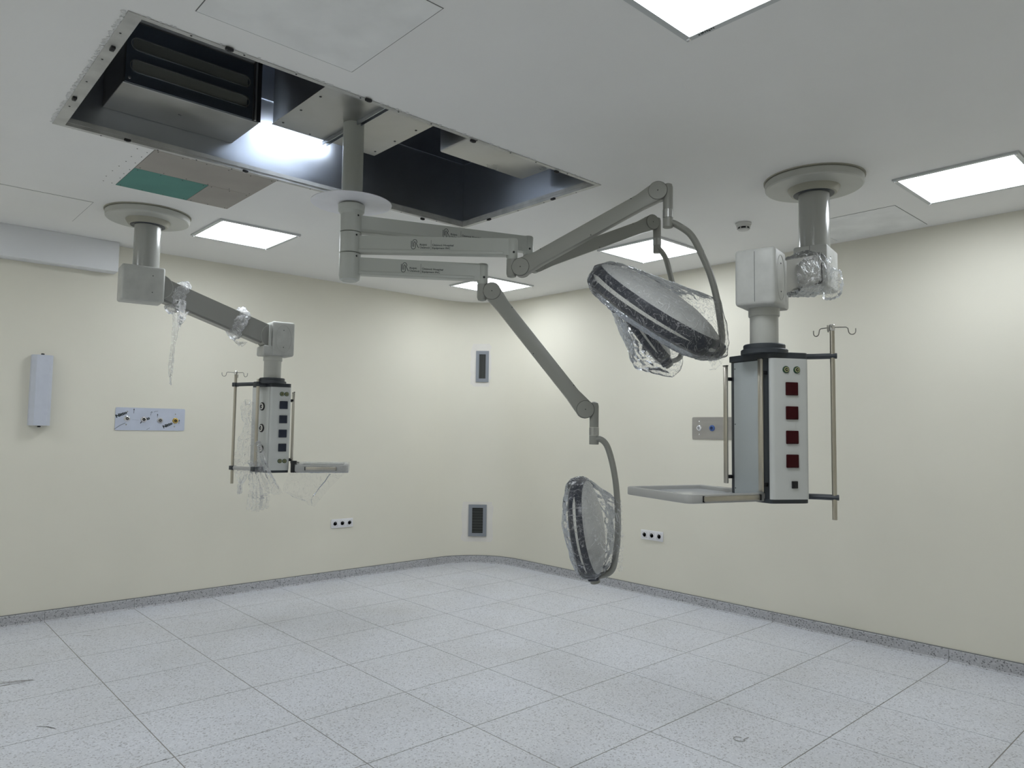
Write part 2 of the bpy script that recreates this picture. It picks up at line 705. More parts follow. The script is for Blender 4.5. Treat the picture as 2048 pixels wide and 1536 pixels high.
seal(bsl, V((XB, YL, 0)), V((CX, YL, 0)), (0, -1, 0))
seal(bsr, V((XR, CY, 0)), V((XR, YN, 0)), (-1, 0, 0))
for a0, a1 in ((0, .18), (.18, .40), (.40, .72), (.72, 1.0)):
    b = B()
    lathe(b, [(RC, .0005), (RC-KT-.008, .0005), (RC-KT, .010), (RC-KT, SKH-.004), (RC-KT+.004, SKH), (RC, SKH)],
          Matrix.Translation((CX, CY, 0)), 8, PI/2*a0+.002, PI/2*a1-.002, close=False)
    obj('skirting_tile', b, M_SKIRT, bsc, 25)
b = B()
lathe(b, [(RC, SKH), (RC-KT+.002, SKH), (RC-KT+.002, SKH+.005), (RC, SKH+.005)], Matrix.Translation((CX, CY, 0)), NA, 0, PI/2, close=False)
obj('sealant_line', b, M_SKTOP, bsc, 20)

# ceiling with the open air-plenum bay
OX0, OX1, OY0, OY1 = 0.115, 2.555, -2.515, -1.285
b = B()
for x0, x1, y0, y1 in ((XB-.1, OX0, YN-.1, YL+.1), (OX1, XR+.1, YN-.1, YL+.1), (OX0, OX1, YN-.1, OY0), (OX0, OX1, OY1, YL+.1)):
    box(b, ((x0+x1)/2, (y0+y1)/2, H+.01), (x1-x0, y1-y0, .02))
ceil = struct('ceiling', b, M_CEIL, 0)

# white bulkhead along the left wall
b = B()
bx1 = ony(239, 500, YL-.13).x
box(b, ((XB+bx1)/2, YL-.065, H-.115), (bx1-XB, .13, .23), bevel=.004)
struct('trim_1', b, M_WALLW)

# ------------------------------------------------------------------ flush ceiling patches


def ceiling_patch(name, x0, x1, y0, y1, label, m=M_PATCH, t=.002, joint=.004):
    t_ = thing(name, label, 'ceiling patch', ((x0+x1)/2, (y0+y1)/2, H-t))
    b = B()
    box(b, ((x0+x1)/2, (y0+y1)/2, H-t/2), (x1-x0, y1-y0, t))
    obj('board', b, m, t_, 0)
    b = B()
    j = joint
    ring_plate(b, [(x0-j, y0-j), (x1+j, y0-j), (x1+j, y1+j), (x0-j, y1+j)], [(x0, y0), (x1, y0), (x1, y1), (x0, y1)], H-.0012, H-.0002)
    obj('open_joint', b, M_JOINT, t_, 0)
    return t_


ceiling_patch('ceiling_patch', .273, .868, -3.28, -2.686, 'square filled ceiling hatch with a dark cut line beside the open bay', joint=.003)
ceiling_patch('ceiling_patch', -.05, .541, -.046, .54, 'square filled ceiling hatch outlined by a thin crack near the white bulkhead', M_CEIL, joint=.0025)
ceiling_patch('ceiling_patch', 4.122, 4.69, -3.55, -2.96, 'scuffed square ceiling hatch between the right pendant disc and the cream wall', joint=.003)
boards = [('gypsum_board', .555, 1.205, -1.262, -.909, M_GYPS, 'bare beige gypsum board in the ceiling along the opening edge', 0),
          ('gypsum_board', .953, 1.205, -.906, -.522, M_GYPS, 'small bare beige gypsum board beside the green ceiling board', 0),
          ('gypsum_board', .555, .950, -.906, -.522, M_GREEN, 'green moisture-proof gypsum board let into the white ceiling', 0)]
rnd = random.Random(4)
for n, x0, x1, y0, y1, m, lb, _ in boards:
    t_ = thing(n, lb, 'gypsum board', ((x0+x1)/2, (y0+y1)/2, H-.002))
    b = B()
    box(b, ((x0+x1)/2, (y0+y1)/2, H-.001), (x1-x0, y1-y0, .002))
    obj('board', b, m, t_, 0)
    b = B()
    ring_plate(b, [(x0-.002, y0-.002), (x1+.002, y0-.002), (x1+.002, y1+.002), (x0-.002, y1+.002)], [(x0, y0), (x1, y0), (x1, y1), (x0, y1)], H-.001, H-.0002)
    obj('open_joint', b, M_JOINT, t_, 0)
    k = max(2, round((x1-x0)/.13))
    for i in range(k+1):
        for y in (y0+.018, y1-.018):
            screw_at((x0+.02+(x1-x0-.04)*i/k, y+rnd.uniform(-.006, .006), H-.002), (0, 0, -1), t_, .0032)
# screws through the painted board next to them
for i in range(7):
    for k in range(2):
        screw_at((.535-.05*k+rnd.uniform(-.01, .01), -1.2+.11*i+rnd.uniform(-.02, .02), H), (0, 0, -1), ceil, .003)

# ------------------------------------------------------------------ ceiling lights


def ceiling_light(first=False):
    t_ = thing('ceiling_light', '', 'ceiling light', (0, 0, H))
    S, I = .292, .268
    b = B()
    ring_plate(b, [(-S, -S), (S, -S), (S, S), (-S, S)], [(-I, -I), (I, -I), (I, I), (-I, I)], H-.012, H-.0005)
    obj('frame', b, mat('light_frame', (0.55, 0.57, 0.57), .4, 0.2), t_, 0)
    b = B()
    box(b, (0, 0, H-.004), (2*I, 2*I, .003))
    obj('diffuser', b, mat('lit_diffuser', (0.8, 0.85, 0.9), .4, emit=(LIGHT_COLOR, LIGHT_STRENGTH)), t_, 0)
    for sx in (-1, 1):
        for sy in (-1, 1):
            b = B()
            lathe(b, [(.0095, 0), (.0095, .003), (.006, .007), (0, .008)], axis_frame((sx*.278, sy*.278, H-.012), (0, 0, -1)), 12)
            obj('corner_screw', b, M_CHROME, t_)
    return t_


proto = ceiling_light()
proto.location = (0, 0, H)
LP = [((1.545, .005), 'square ceiling light above the left pendant neck'),
      ((3.975, -1.83), 'square ceiling light half behind the two raised lamp arms'),
      ((3.925, -4.0), 'square ceiling light beside the right pendant ceiling disc'),
      ((1.325, -4.03), 'square ceiling light with a black mark on its frame'),
      ((4.01, .09), 'square ceiling light behind the lowest extension arm joint'),
      ((-1.2, .005), 'square ceiling light at the white bulkhead'),
      ((-1.2, -1.83), 'square ceiling light beyond the short end of the open bay'),
      ((-1.2, -4.0), 'square ceiling light over the room corner behind')]
for k, ((x, y), lb) in enumerate(LP):
    o = proto if k == 0 else copy_tree(proto)
    o.location = (x, y, H)
    o['label'] = lb
    if k == 3:
        b = B()
        rr = random.Random(2)
        x_ = .0
        for i in range(8):
            wdt = rr.uniform(.004, .007)
            box(b, (x+.278+rr.uniform(-.002, .002), y+.235-x_, H-.0122), (rr.uniform(.007, .011), wdt, .0006), bevel=0)
            x_ += wdt+.0025
        mk = obj('maker_mark', b, M_INK, o, 0)

# ------------------------------------------------------------------ smoke detector
p = onz(1487, 446, H)
t_ = thing('smoke_detector', 'round white smoke detector with black slots on the ceiling', 'smoke detector', (p.x, p.y, H-.05))
Md = axis_frame((p.x, p.y, H), (0, 0, -1))
b = B()
lathe(b, [(.052, 0), (.052, .012), (.047, .014), (.046, .026), (.040, .030)], Md, 28)
obj('base', b, M_DET, t_)
b = B()
lathe(b, [(.036, .028), (.036, .044), (.034, .046)], Md, 28)
obj('chamber', b, M_BLACK, t_)
b = B()
lathe(b, [(.038, .043), (.034, .050), (.015, .054), (0, .054)], Md, 28)
obj('cap', b, M_DET, t_)
for k in range(6):
    a = k*PI/3
    b = B()
    box(b, (.0375*math.cos(a), .0375*math.sin(a), .036), (.006, .006, .018), Md)
    obj('rib', b, M_DET, t_)

# ================================================================== AIR PLENUM
ZT = 3.62
pl = thing('air_plenum', 'open rectangular sheet steel ceiling plenum with bare flange and black clips', 'air plenum', (1.335, -1.9, H))


def panel(x0, x1, y0, y1, z0, z1, name='steel_panel', m=M_PLEN, parent=pl, bev=0):
    b = B()
    box(b, ((x0+x1)/2, (y0+y1)/2, (z0+z1)/2), (x1-x0, y1-y0, z1-z0), bevel=bev)
    return obj(name, b, m, parent, 0 if not bev else 32)


e = .002
for z0, z1 in ((H+.03, 3.292), (3.296, ZT)):
    panel(OX0, OX1, OY1, OY1+e, z0, z1)
    panel(OX0, OX1, OY0-e, OY0, z0, z1)
    panel(OX0-e, OX0, OY0, OY1, z0, z1)
    panel(OX1, OX1+e, OY0, OY1, z0, z1)
panel(OX0, OX1, OY0, OY1, ZT, ZT+e, 'top_panel')
# seam flanges
for (x0, x1, y0, y1) in ((OX0, OX1, OY1-.008, OY1), (OX0, OX1, OY0, OY0+.008), (OX0, OX0+.008, OY0, OY1), (OX1-.008, OX1, OY0, OY1)):
    panel(x0, x1, y0, y1, 3.290, 3.298, 'seam_flange')
# stepped lower lip
for (x0, x1, y0, y1) in ((OX0, OX1, OY1-.016, OY1), (OX0, OX1, OY0, OY0+.016), (OX0, OX0+.016, OY0, OY1), (OX1-.016, OX1, OY0, OY1)):
    panel(x0, x1, y0, y1, H+.012, H+.034, 'lower_lip', M_FLANGE)
# flange around the opening
FL = dict(l=.045, r=.028, n=.026, f=.026)
FW0 = .012
for nm, (x0, x1, y0, y1) in dict(l=(OX0-.012, OX0+.036, OY0-.012, OY1+.014), r=(OX1-.014, OX1+.014, OY0-.012, OY1+.014),
                                n=(OX0+.036, OX1-.014, OY0-.012, OY0+.010), f=(OX0+.036, OX1-.014, OY1-.012, OY1+.014)).items():
    panel(x0, x1, y0, y1, H-.004, H+.012, 'flange', M_FLANGE)
# black clips
clips = [(225, 96), (149, 196), (459, 97), (737, 199), (946, 281), (1113, 343), (255, 279), (491, 341), (682, 391), (845, 437), (978, 438), (1106, 397)]
for px, py in clips:
    p = onz(px, py, H-.006)
    b = B()
    along_x = not (p.x < .25 or p.x > 2.45)
    box(b, (p.x, p.y, H-.009), (.030, .014, .012) if along_x else (.016, .032, .012), bevel=.003)
    box(b, (p.x, p.y, H-.014), (.016, .010, .006) if along_x else (.010, .016, .006), bevel=.002)
    obj('clip', b, M_BLACK, pl)
# rivets on the flange
rnd = random.Random(9)
for i in range(10):
    x = OX0+.2+i*.22
    for y in (OY0-.004, OY1+.006):
        screw_at((x+rnd.uniform(-.04, .04), y, H-.004), (0, 0, -1), pl, .004, M_SCREW, 'rivet')
for i in range(4):
    y = OY0+.15+i*.27
    for x in (OX0+.006, OX1+.004):
        screw_at((x, y+rnd.uniform(-.04, .04), H-.004), (0, 0, -1), pl, .004, M_SCREW, 'rivet')
# torn plaster edge round the flange
b = B()
rnd = random.Random(11)


def crumbs(p0, p1, n, wd, side):
    for i in range(n):
        t = rnd.random()
        q = V(p0).lerp(V(p1), t)+V(side)*rnd.uniform(-.2, 1)*wd
        s = rnd.uniform(.003, .008)
        r = bmesh.ops.create_icosphere(b, subdivisions=1, radius=s)
        for v in r['verts']:
            v.co = V((v.co.x*rnd.uniform(.7, 1.6), v.co.y*rnd.uniform(.7, 1.6), v.co.z*.35))+V((q.x, q.y, H-.001))


crumbs((OX0-.012, OY0, 0), (OX0-.012, OY1, 0), 320, .011, (-1, 0, 0))
crumbs((OX0, OY0-.012, 0), (OX1, OY0-.012, 0), 90, .005, (0, -1, 0))
crumbs((OX0, OY1+.014, 0), (OX1, OY1+.014, 0), 60, .005, (0, 1, 0))
o = obj('plaster_crumbs', b, M_CRUMB, pl, 0)
o['kind'] = 'stuff'

# work lamp left in the plenum behind the middle box
t_ = thing('work_lamp', 'lit tube lamp up inside the ceiling plenum behind the middle steel box', 'lamp', (1.4, -1.44, 3.16))
b = B()
cyl(b, (1.125, -1.44, 3.17), (1.56, -1.44, 3.17), .014, seg=16)
obj('tube', b, mat('work_lamp_tube', (.8, .9, 1), .4, emit=((.82, .90, 1.0), 52.0)), t_)
b = B()
box(b, (1.3425, -1.44, 3.20), (.46, .05, .03), bevel=.004)
obj('batten', b, M_WHITE, t_)
for x in (1.20, 1.50):
    b = B()
    cyl(b, (x, -1.44, 3.21), (x, -1.44, ZT), .004, seg=8)
    obj('hanger', b, M_STEEL, t_)
for x in (1.118, 1.575):
    b = B()
    box(b, (x, -1.44, 3.178), (.02, .036, .05), bevel=.003)
    obj('end_cap', b, M_WHITE, t_)

# left box with louvre face
fx0, fx1, fy0, fy1, fz0, fz1 = .303, .935, -1.655, OY1-.002, 2.985, 3.40
t_ = thing('filter_box', 'steel filter box with two long louvre slots in its dark face', 'filter box', (.62, -1.47, fz0))
b = B()
box(b, ((fx0+fx1)/2, (fy0+fy1)/2+.006, (fz0+fz1)/2), (fx1-fx0, fy1-fy0-.012, fz1-fz0), bevel=.002, seg=1)
obj('housing', b, M_BOXS, t_)
Mf = frame(((fx0+fx1)/2, fy0, fz0), (1, 0, 0), (0, 0, 1), (0, -1, 0))
W2 = (fx1-fx0)/2
b = B()
hh = fz1-fz0
LW = .265
sl = [.083, .185]
# face plate with two slots, made of strips
ws = .028
cuts = [0.0]
for z in sl:
    cuts += [z-ws, z+ws]
cuts.append(.285)
for k in range(0, len(cuts), 2):
    box(b, (-.02, (cuts[k]+cuts[k+1])/2, .004), (2*W2-.05, cuts[k+1]-cuts[k], .006), Mf)
for z in sl:
    for sx in (-1, 1):
        box(b, (-.02+sx*(W2-.025+LW)/2, z, .004), (W2-.025-LW, 2*ws, .006), Mf)
obj('louvre_plate', b, M_LOUV, t_, 0)
for z in sl:
    b = B()
    # hooded louvre lip: stadium ring and slanted blade
    st = lambda r, l: [(-.02+(l if c > 0 else -l)+r*math.cos(a), z+r*math.sin(a)) for c, a in
                       [((1 if k < 9 else -1), (-PI/2+PI*(k if k < 9 else k-1)/8.)) for k in range(18)]]
    ring_plate(b, st(.030, LW-.02), st(.0265, LW-.02), .002, .011, Mf)
    obj('louvre_rim', b, M_BOXS, t_)
    b = B()
    vs_ = [Mf @ V(q) for q in ((-.02-LW, z+.027, .006), (-.02+LW, z+.027, .006), (-.02+LW, z-.022, -.006), (-.02-LW, z-.022, -.006))]
    b.faces.new([b.verts.new(q) for q in vs_])
    obj('louvre_blade', b, mat('louvre_blade', (.16, .165, .155), .5, .8), t_, 0)
b = B()
box(b, (-.02, .300, .012), (2*W2-.05, .014, .022), Mf, bevel=.003)
obj('top_channel', b, M_FLANGE, t_)
b = B()
box(b, (W2-.030, hh/2-.02, .006), (.010, hh-.04, .014), Mf, bevel=.002)
obj('side_channel', b, M_BOXS, t_)
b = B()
box(b, (W2-.012, hh/2, .003), (.022, hh, .006), Mf)  # flat black strip stands in for the shade in the frame recess
obj('side_recess_shade', b, M_BLACK, t_, 0)
screw_at(Mf @ V((-W2+.022, .02, .008)), (0, -1, 0), t_, .006, M_BOXS)

# middle box that carries the lamp column
cx0, cx1, cy0, cy1, cz0 = 1.022, 1.634, -2.33, -1.605, 3.022
t_ = thing('steel_box', 'steel box with riveted underside that the lamp column hangs from', 'steel box', (1.33, -1.95, cz0))
b = B()
box(b, ((cx0+cx1)/2, (cy0+cy1)/2, (cz0+ZT)/2), (cx1-cx0, cy1-cy0, ZT-cz0-.002), bevel=.002, seg=1)
obj('housing', b, M_PLEN, t_)
b = B()
box(b, ((cx0+cx1)/2, (cy0+cy1)/2, cz0-.001), (cx1-cx0+.006, cy1-cy0+.006, .003))
obj('bottom_plate', b, M_BOXS, t_, 0)
for k in range(4):
    y = cy0+.06+k*(cy1-cy0-.12)/3
    for x in (cx0+.03, cx1-.03):
        screw_at((x, y, cz0-.002), (0, 0, -1), t_, .0065, M_SCREW)
for k in range(2):
    screw_at((cx0+.2+k*.22, cy1-.02, cz0-.002), (0, 0, -1), t_, .0055, M_SCREW)
for (x0, x1, y) in ((1.345, 1.365, 0),):
    for ya, yb in ((-2.27, -1.955), (-1.845, -1.585)):
        b = B()
        yy = (ya+yb)/2
        box(b, (1.318, yy, cz0-.013), (.004, yb-ya, .022))
        box(b, (1.342, yy, cz0-.013), (.004, yb-ya, .022))
        box(b, (1.33, yy, cz0-.005), (.03, yb-ya, .004))
        obj('mounting_channel', b, M_PLEN, t_, 0)

# right box
t_ = thing('steel_box', 'plain steel box with dull underside at the far end of the plenum', 'steel box', (2.08, -2.25, 2.962))
b = B()
box(b, ((1.785+2.405)/2, (-2.035+OY0+.004)/2, (2.962+3.35)/2), (.62, -2.035-OY0-.004, .388), bevel=.010, seg=3)
obj('housing', b, M_BOXS, t_)
b = B()
box(b, (2.09, -2.2, 3.49), (.3, .3, .26))
obj('spigot', b, M_PLEN, t_, 0)
# small lit service hatch fitting in the gap
b = B()
pf = at(544, 178, 4.9)
o = tag(obj('duct_fitting', b, M_BOXS), 'x', 'x') if False else b.free()

# ================================================================== SURGICAL LAMP
CXY = V((1.33, -1.90))
sl_ = thing('surgical_lamp', 'three-armed grey surgical lamp hanging on a column from the open ceiling bay', 'surgical lamp', (CXY.x, CXY.y, 2.19))
cz = lambda z: V((CXY.x, CXY.y, z))
RH = .0545
b = B()
cyl(b, cz(2.60), cz(3.02), RH-.001, seg=40)
obj('column', b, M_LAMPP, sl_)
for k in range(2):
    screw_at(cz(2.68)+V((-RH*.9*math.cos(.6+k), -RH*.9*math.sin(.6+k), 0)), (-math.cos(.6+k), -math.sin(.6+k), 0), sl_, .004)
b = B()
lathe(b, [(RH-.0, 2.598), (.205, 2.598), (.205, 2.602), (RH, 2.602)], Matrix.Translation((CXY.x, CXY.y, 0)), 64, close=False)
obj('cover_disc', b, M_ACR, sl_)
b = B()
lathe(b, [(RH, 2.540), (.066, 2.556), (.068, 2.588), (.056, 2.597)], Matrix.Translation((CXY.x, CXY.y, 0)), 40)
obj('collar', b, M_LAMPP, sl_)
hubs = [(2.448, 2.548), (2.339, 2.445), (2.228, 2.336)]
zarm = [2.494, 2.384, 2.272]
ends = [onz(1056, 490, zarm[0]), onz(1024, 496, zarm[1]), onz(965, 546, zarm[2])]
AH = .088
LOGO1 = [(440, 430), (440, 555), (450, 580), (480, 592), (510, 580), (522, 555), (522, 470), (514, 448), (505, 442), (496, 448), (490, 470), (490, 548)]
LOGO2 = [(465, 545), (465, 445), (478, 412), (507, 400), (536, 412), (550, 445), (545, 465), (535, 478), (582, 570)]
logo_s = [.506, .40, .405]
piv = []
spr_dirs = []
Q = [at(1301, 446, 4.42), at(1316, 384, 3.56), at(1170, 819, 3.76)]
for k in range(3):
    z0, z1 = hubs[k]
    b = B()
    if k < 2:
        lathe(b, [(RH-.003, z0+.0005), (RH, z0+.003), (RH, z1-.002), (RH-.002, z1)], Matrix.Translation((CXY.x, CXY.y, 0)), 40)
    else:
        lathe(b, [(RH-.016, z0-.034), (RH-.004, z0-.026), (RH, z0-.006), (RH, z0), (RH, z1-.002), (RH-.002, z1)], Matrix.Translation((CXY.x, CXY.y, 0)), 40)
    obj('hub', b, M_LAMPP, sl_)
    E = ends[k]
    d = V((E.x-CXY.x, E.y-CXY.y, 0))
    L = d.length
    d.normalize()
    nrm = V((d.y, -d.x, 0))
    M = frame((CXY.x, CXY.y, zarm[k]), d, V((0, 0, 1)), nrm)
    # screw on the hub
    tc_ = (CAM-cz(z1)).normalized()
    tc_ = V((tc_.x, tc_.y, 0)).normalized()
    dd = (tc_*.8+d*.6).normalized()
    screw_at(cz(z1-.018)+dd*RH, dd, sl_, .005, M_BLACK)
    # extension arm
    b = B()
    prism(b, round_poly([(.04, -AH/2), (L-.005, -AH/2), (L-.005, AH/2), (.04, AH/2)], .002, 1), -.024, .024, M)
    box(b, (L/2, -AH/2+.010, 0), (L-.09, .018, .056), M, bevel=.004)
    arm = obj('extension_arm', b, M_LAMPP, sl_)
    # end bearing
    b = B()
    ev = lambda z: V((E.x, E.y, z))
    zc = zarm[k]
    lathe(b, [(.024, zc-.062), (.0295, zc-.050), (.030, zc+.040), (.026, zc+.047), (0, zc+.048)], Matrix.Translation((E.x, E.y, 0)), 28)
    obj('end_bearing', b, M_LAMPP, arm)
    sd = (tc_*.95+d*.1).normalized()
    screw_at(V((E.x, E.y, zc-.028))+sd*.0295, sd, arm, .006, M_BLACK)
    # print
    Mp = frame(V((CXY.x, CXY.y, zarm[k]+.0))+nrm*.0246, d, V((0, 0, 1)), nrm)
    u = .000262
    s0 = logo_s[k]*L-.02
    b = B()
    tr = lambda pts: [((x-430)*u+s0, (497-y)*u+.003) for x, y in pts]
    stroke(b, tr(LOGO1), 11*u, Mp)
    stroke(b, tr(LOGO2), 11*u, Mp)
    stroke(b, tr([(825, 408), (825, 602)]), 5*u, Mp)
    for s, x, y, wd in (('R\u00fc\u015ft\u00fc', 605, 518, 137), ('\u00dcz\u00fcmc\u00fc', 605, 574, 192), ('\u00dcz\u00fcmc\u00fc Hospital', 850, 522, 415), ('Equipment INC', 850, 580, 352)):
        text_mesh(b, s, Mp @ Matrix.Translation(((x-430)*u+s0, (497-y)*u+.003, 0)), 50*u, wd*u)
    obj('printed_logo', b, M_INK, arm, 0)
    # spring arm geometry
    q = Q[k]
    dh = V((q.x-E.x, q.y-E.y, 0)).normalized()
    zp = [2.388, 2.278, 2.172][k]
    P = V((E.x, E.y, zp)) + dh*.052
    piv.append(P)
    ax = V((dh.y, -dh.x, 0))          # pivot axis, towards the camera side
    # knuckle below the bearing
    b = B()
    lathe(b, [(.010, zp-.050), (.022, zp-.046), (.0275, zp-.03), (.0275, zc-.062), (.024, zc-.061)], Matrix.Translation((E.x, E.y, 0)), 24)
    box(b, (0, 0, 0), (.066, .062, .036), frame(V((E.x, E.y, zp))+dh*.026, dh, V((0, 0, 1)), ax), bevel=.012, seg=3)
    obj('knuckle', b, M_SPRING, arm)
    # the spring arm itself
    D = q-P
    LS = D.length
    t = D.normalized()
    n2 = ax.cross(t)
    if n2.z < 0:
        n2 = -n2
    Ms = frame(P, t, n2, t.cross(n2))
    b = B()
    hw = .040
    poly = []
    R0 = .046
    for j in range(13):
        a = PI/2+PI*j/12
        poly.append((R0*math.cos(a), R0*math.sin(a)))
    poly += [(.04, -.0445), (.10, -hw), (LS-.10, -hw), (LS-.04, -.0445)]
    for j in range(13):
        a = -PI/2+PI*j/12
        poly.append((LS+R0*math.cos(a), R0*math.sin(a)))
    poly += [(LS-.04, .042), (LS-.10, .034), (.10, .034), (.04, .042)]
    prism(b, poly, -.026, .026, Ms)
    es = [e_ for e_ in b.edges if len(e_.link_faces) == 2 and abs(e_.link_faces[0].normal.dot(e_.link_faces[1].normal)) < .2]
    bmesh.ops.recalc_face_normals(b, faces=b.faces)
    bmesh.ops.bevel(b, geom=[e_ for e_ in b.edges if e_.calc_face_angle(0) > 1.2], offset=.004, segments=2, profile=.5, affect='EDGES')
    sa = obj('spring_arm', b, M_SPRING, sl_)
    for c0 in (P, q):
        for sg in (-1, 1):
            b = B()
            lathe(b, [(.0452, .020), (.0452, .0275), (.043, .030), (0, .030)], axis_frame(c0, ax*sg), 40)
            obj('joint_cap', b, M_SPRING, sa)
            b = B()
            lathe(b, [(.0466, .024), (.0466, .0268), (.0453, .0268), (.0453, .024)], axis_frame(c0, ax*sg), 40, close=False)
            obj('joint_gap', b, M_BLACK, sa)
            screw_at(c0+ax*sg*.030, ax*sg, sa, .003)
    for fr in (.17, .5, .83):
        for sg in (-1, 1):
            pp = P+t*(LS*fr)+n2*(.030 if fr != .5 else -.034)
            screw_at(pp+t.cross(n2)*sg*.026, t.cross(n2)*sg, sa, .003)
    # spindle
    S = V((q.x, q.y, q.z))+dh*.048
    b = B()
    Mz = Matrix.Translation((S.x, S.y, S.z))
    lathe(b, [(.024, -.092), (.024, .018), (.020, .034), (.008, .040), (0, .041)], Mz, 24)
    box(b, (0, 0, 0), (.05, .064, .036), frame(q+dh*.028, dh, V((0, 0, 1)), ax), bevel=.012, seg=3)
    obj('spindle_elbow', b, M_SPRING, sa)
    b = B()
    lathe(b, [(.0255, -.134), (.0255, -.093)], Mz, 24)
    obj('spindle_ring', b, M_RING, sa)
    b = B()
    lathe(b, [(.0235, -.182), (.0250, -.180), (.0250, -.135)], Mz, 24)
    obj('spindle_foot', b, M_SPRING, sa)
    spr_dirs.append((S, dh, ax))


def camdir(r_, u_, t_):
    return (RT*r_+UP*u_-FW*t_).normalized()


def lamp_head(px, py, dep, R, n, major, yoke_px, slits, label, spin=None, ydep=None):
    """disc head: n = direction of the domed back, major = in-image long axis toward the pivot end"""
    C0 = at(px, py, dep)
    n = camdir(*n)
    mj = camdir(*major)
    mj = (mj-n*mj.dot(n)).normalized()
    M = frame(C0, mj, n.cross(mj), n)
    k = R/.36
    hd = thing_part = None
    b = B()
    # dark rim, local z: light face at -0.055k, back edge at +0.055k
    h = .052*k
    lathe(b, [(R*.80, -h*1.02), (R*.93, -h), (R*.985, -h*.72), (R, -h*.1), (R*.995, h*.5), (R*.965, h), (R*.93, h*1.04)], M, 72, close=False)
    hd = obj('lamp_head', b, M_NAVY, sl_, 40, label=label)
    b = B()
    lathe(b, [(R*.955, h*.98), (R*.94, h*1.12), (R*.80, h*1.55), (R*.55, h*2.0), (R*.25, h*2.25), (0, h*2.3)], M, 72)
    obj('back_cover', b, M_BACK, hd, 50)
    b = B()
    lathe(b, [(R*.81, -h*1.0), (R*.5, -h*1.06), (0, -h*1.08)], M, 60)
    obj('light_lens', b, M_LENS, hd)
    for a0, a1 in slits:
        b = B()
        n_ = 40
        prof = []
        rings = []
        for i in range(n_+1):
            a = a0+(a1-a0)*i/n_
            wv = .0075*k*min(1, 8*min(i, n_-i)/n_+.12)*(1.5-.8*i/n_)
            ring = []
            for rr_, zz in ((R*.99, -wv), (R*1.004, -wv), (R*1.004, wv), (R*.99, wv)):
                ring.append(b.verts.new(M @ V((rr_*math.cos(a), rr_*math.sin(a), zz+h*.02))))
            rings.append(ring)
        for p_, q_ in zip(rings[:-1], rings[1:]):
            for j in range(4):
                b.faces.new((p_[j], p_[(j+1) % 4], q_[(j+1) % 4], q_[j]))
        b.faces.new(rings[0])
        b.faces.new(rings[-1])
        obj('slit', b, M_SLIT, hd, 30)
    # pivot block at the +major end
    b = B()
    box(b, (R*.99, 0, 0), (.07*k, .12*k, 2*h*.8), M, bevel=.012*k, seg=3)
    obj('pivot_block', b, M_NAVY, hd)
    # yoke
    pts = [at(x, y, (ydep or dep)) for x, y in yoke_px]
    pts[0] = V((spin.x, spin.y, pts[0].z))
    pts[-1] = M @ V((R*1.05, 0, 0))
    b = B()
    tube(b, spline(pts, 8), .021, 14, ry=.016, up=FW)
    cyl(b, pts[-1]-mj*.02, pts[-1]+mj*.030, .026, seg=20, bev=.004)
    obj('yoke', b, M_SPRING, hd)
    return C0, M, R, h, pts


SA, SB, SC_ = spr_dirs[1][0], spr_dirs[2][0], spr_dirs[0][0]
HA = lamp_head(1309, 620, 3.52, .352, (.50, .81, .30), (.86, -.51, 0), [(1337, 445), (1346, 446), (1358, 452), (1372, 461), (1381, 469), (1390, 482), (1402, 506), (1421, 550), (1434, 600), (1441, 645), (1444, 680), (1436, 698)],
               [(-2.95, -1.05), (-.62, -.30)], 'large lamp head seen from its grey domed back, navy rim with a pale slit', SA, 3.54)
HB = lamp_head(1172, 1055, 3.74, .252, (.955, .16, .28), (.17, -.98, 0), [(1191, 879), (1200, 878), (1213, 890), (1223, 920), (1231, 962), (1235, 1010), (1236, 1060), (1232, 1105), (1222, 1142), (1203, 1158)],
               [(-2.45, -.70)], 'smaller lamp head hanging on edge from the lowest arm', SB, 3.74)
HC = lamp_head(1277, 642, 4.42, .298, (.80, .55, .26), (.56, -.83, 0), [(1311, 498), (1318, 498), (1330, 514), (1338, 540), (1350, 590), (1360, 650), (1362, 710), (1350, 748)],
               [(-2.3, -.75)], 'lamp head tucked behind and below the large lamp head', SC_, 4.42)

# ================================================================== CEILING PENDANTS


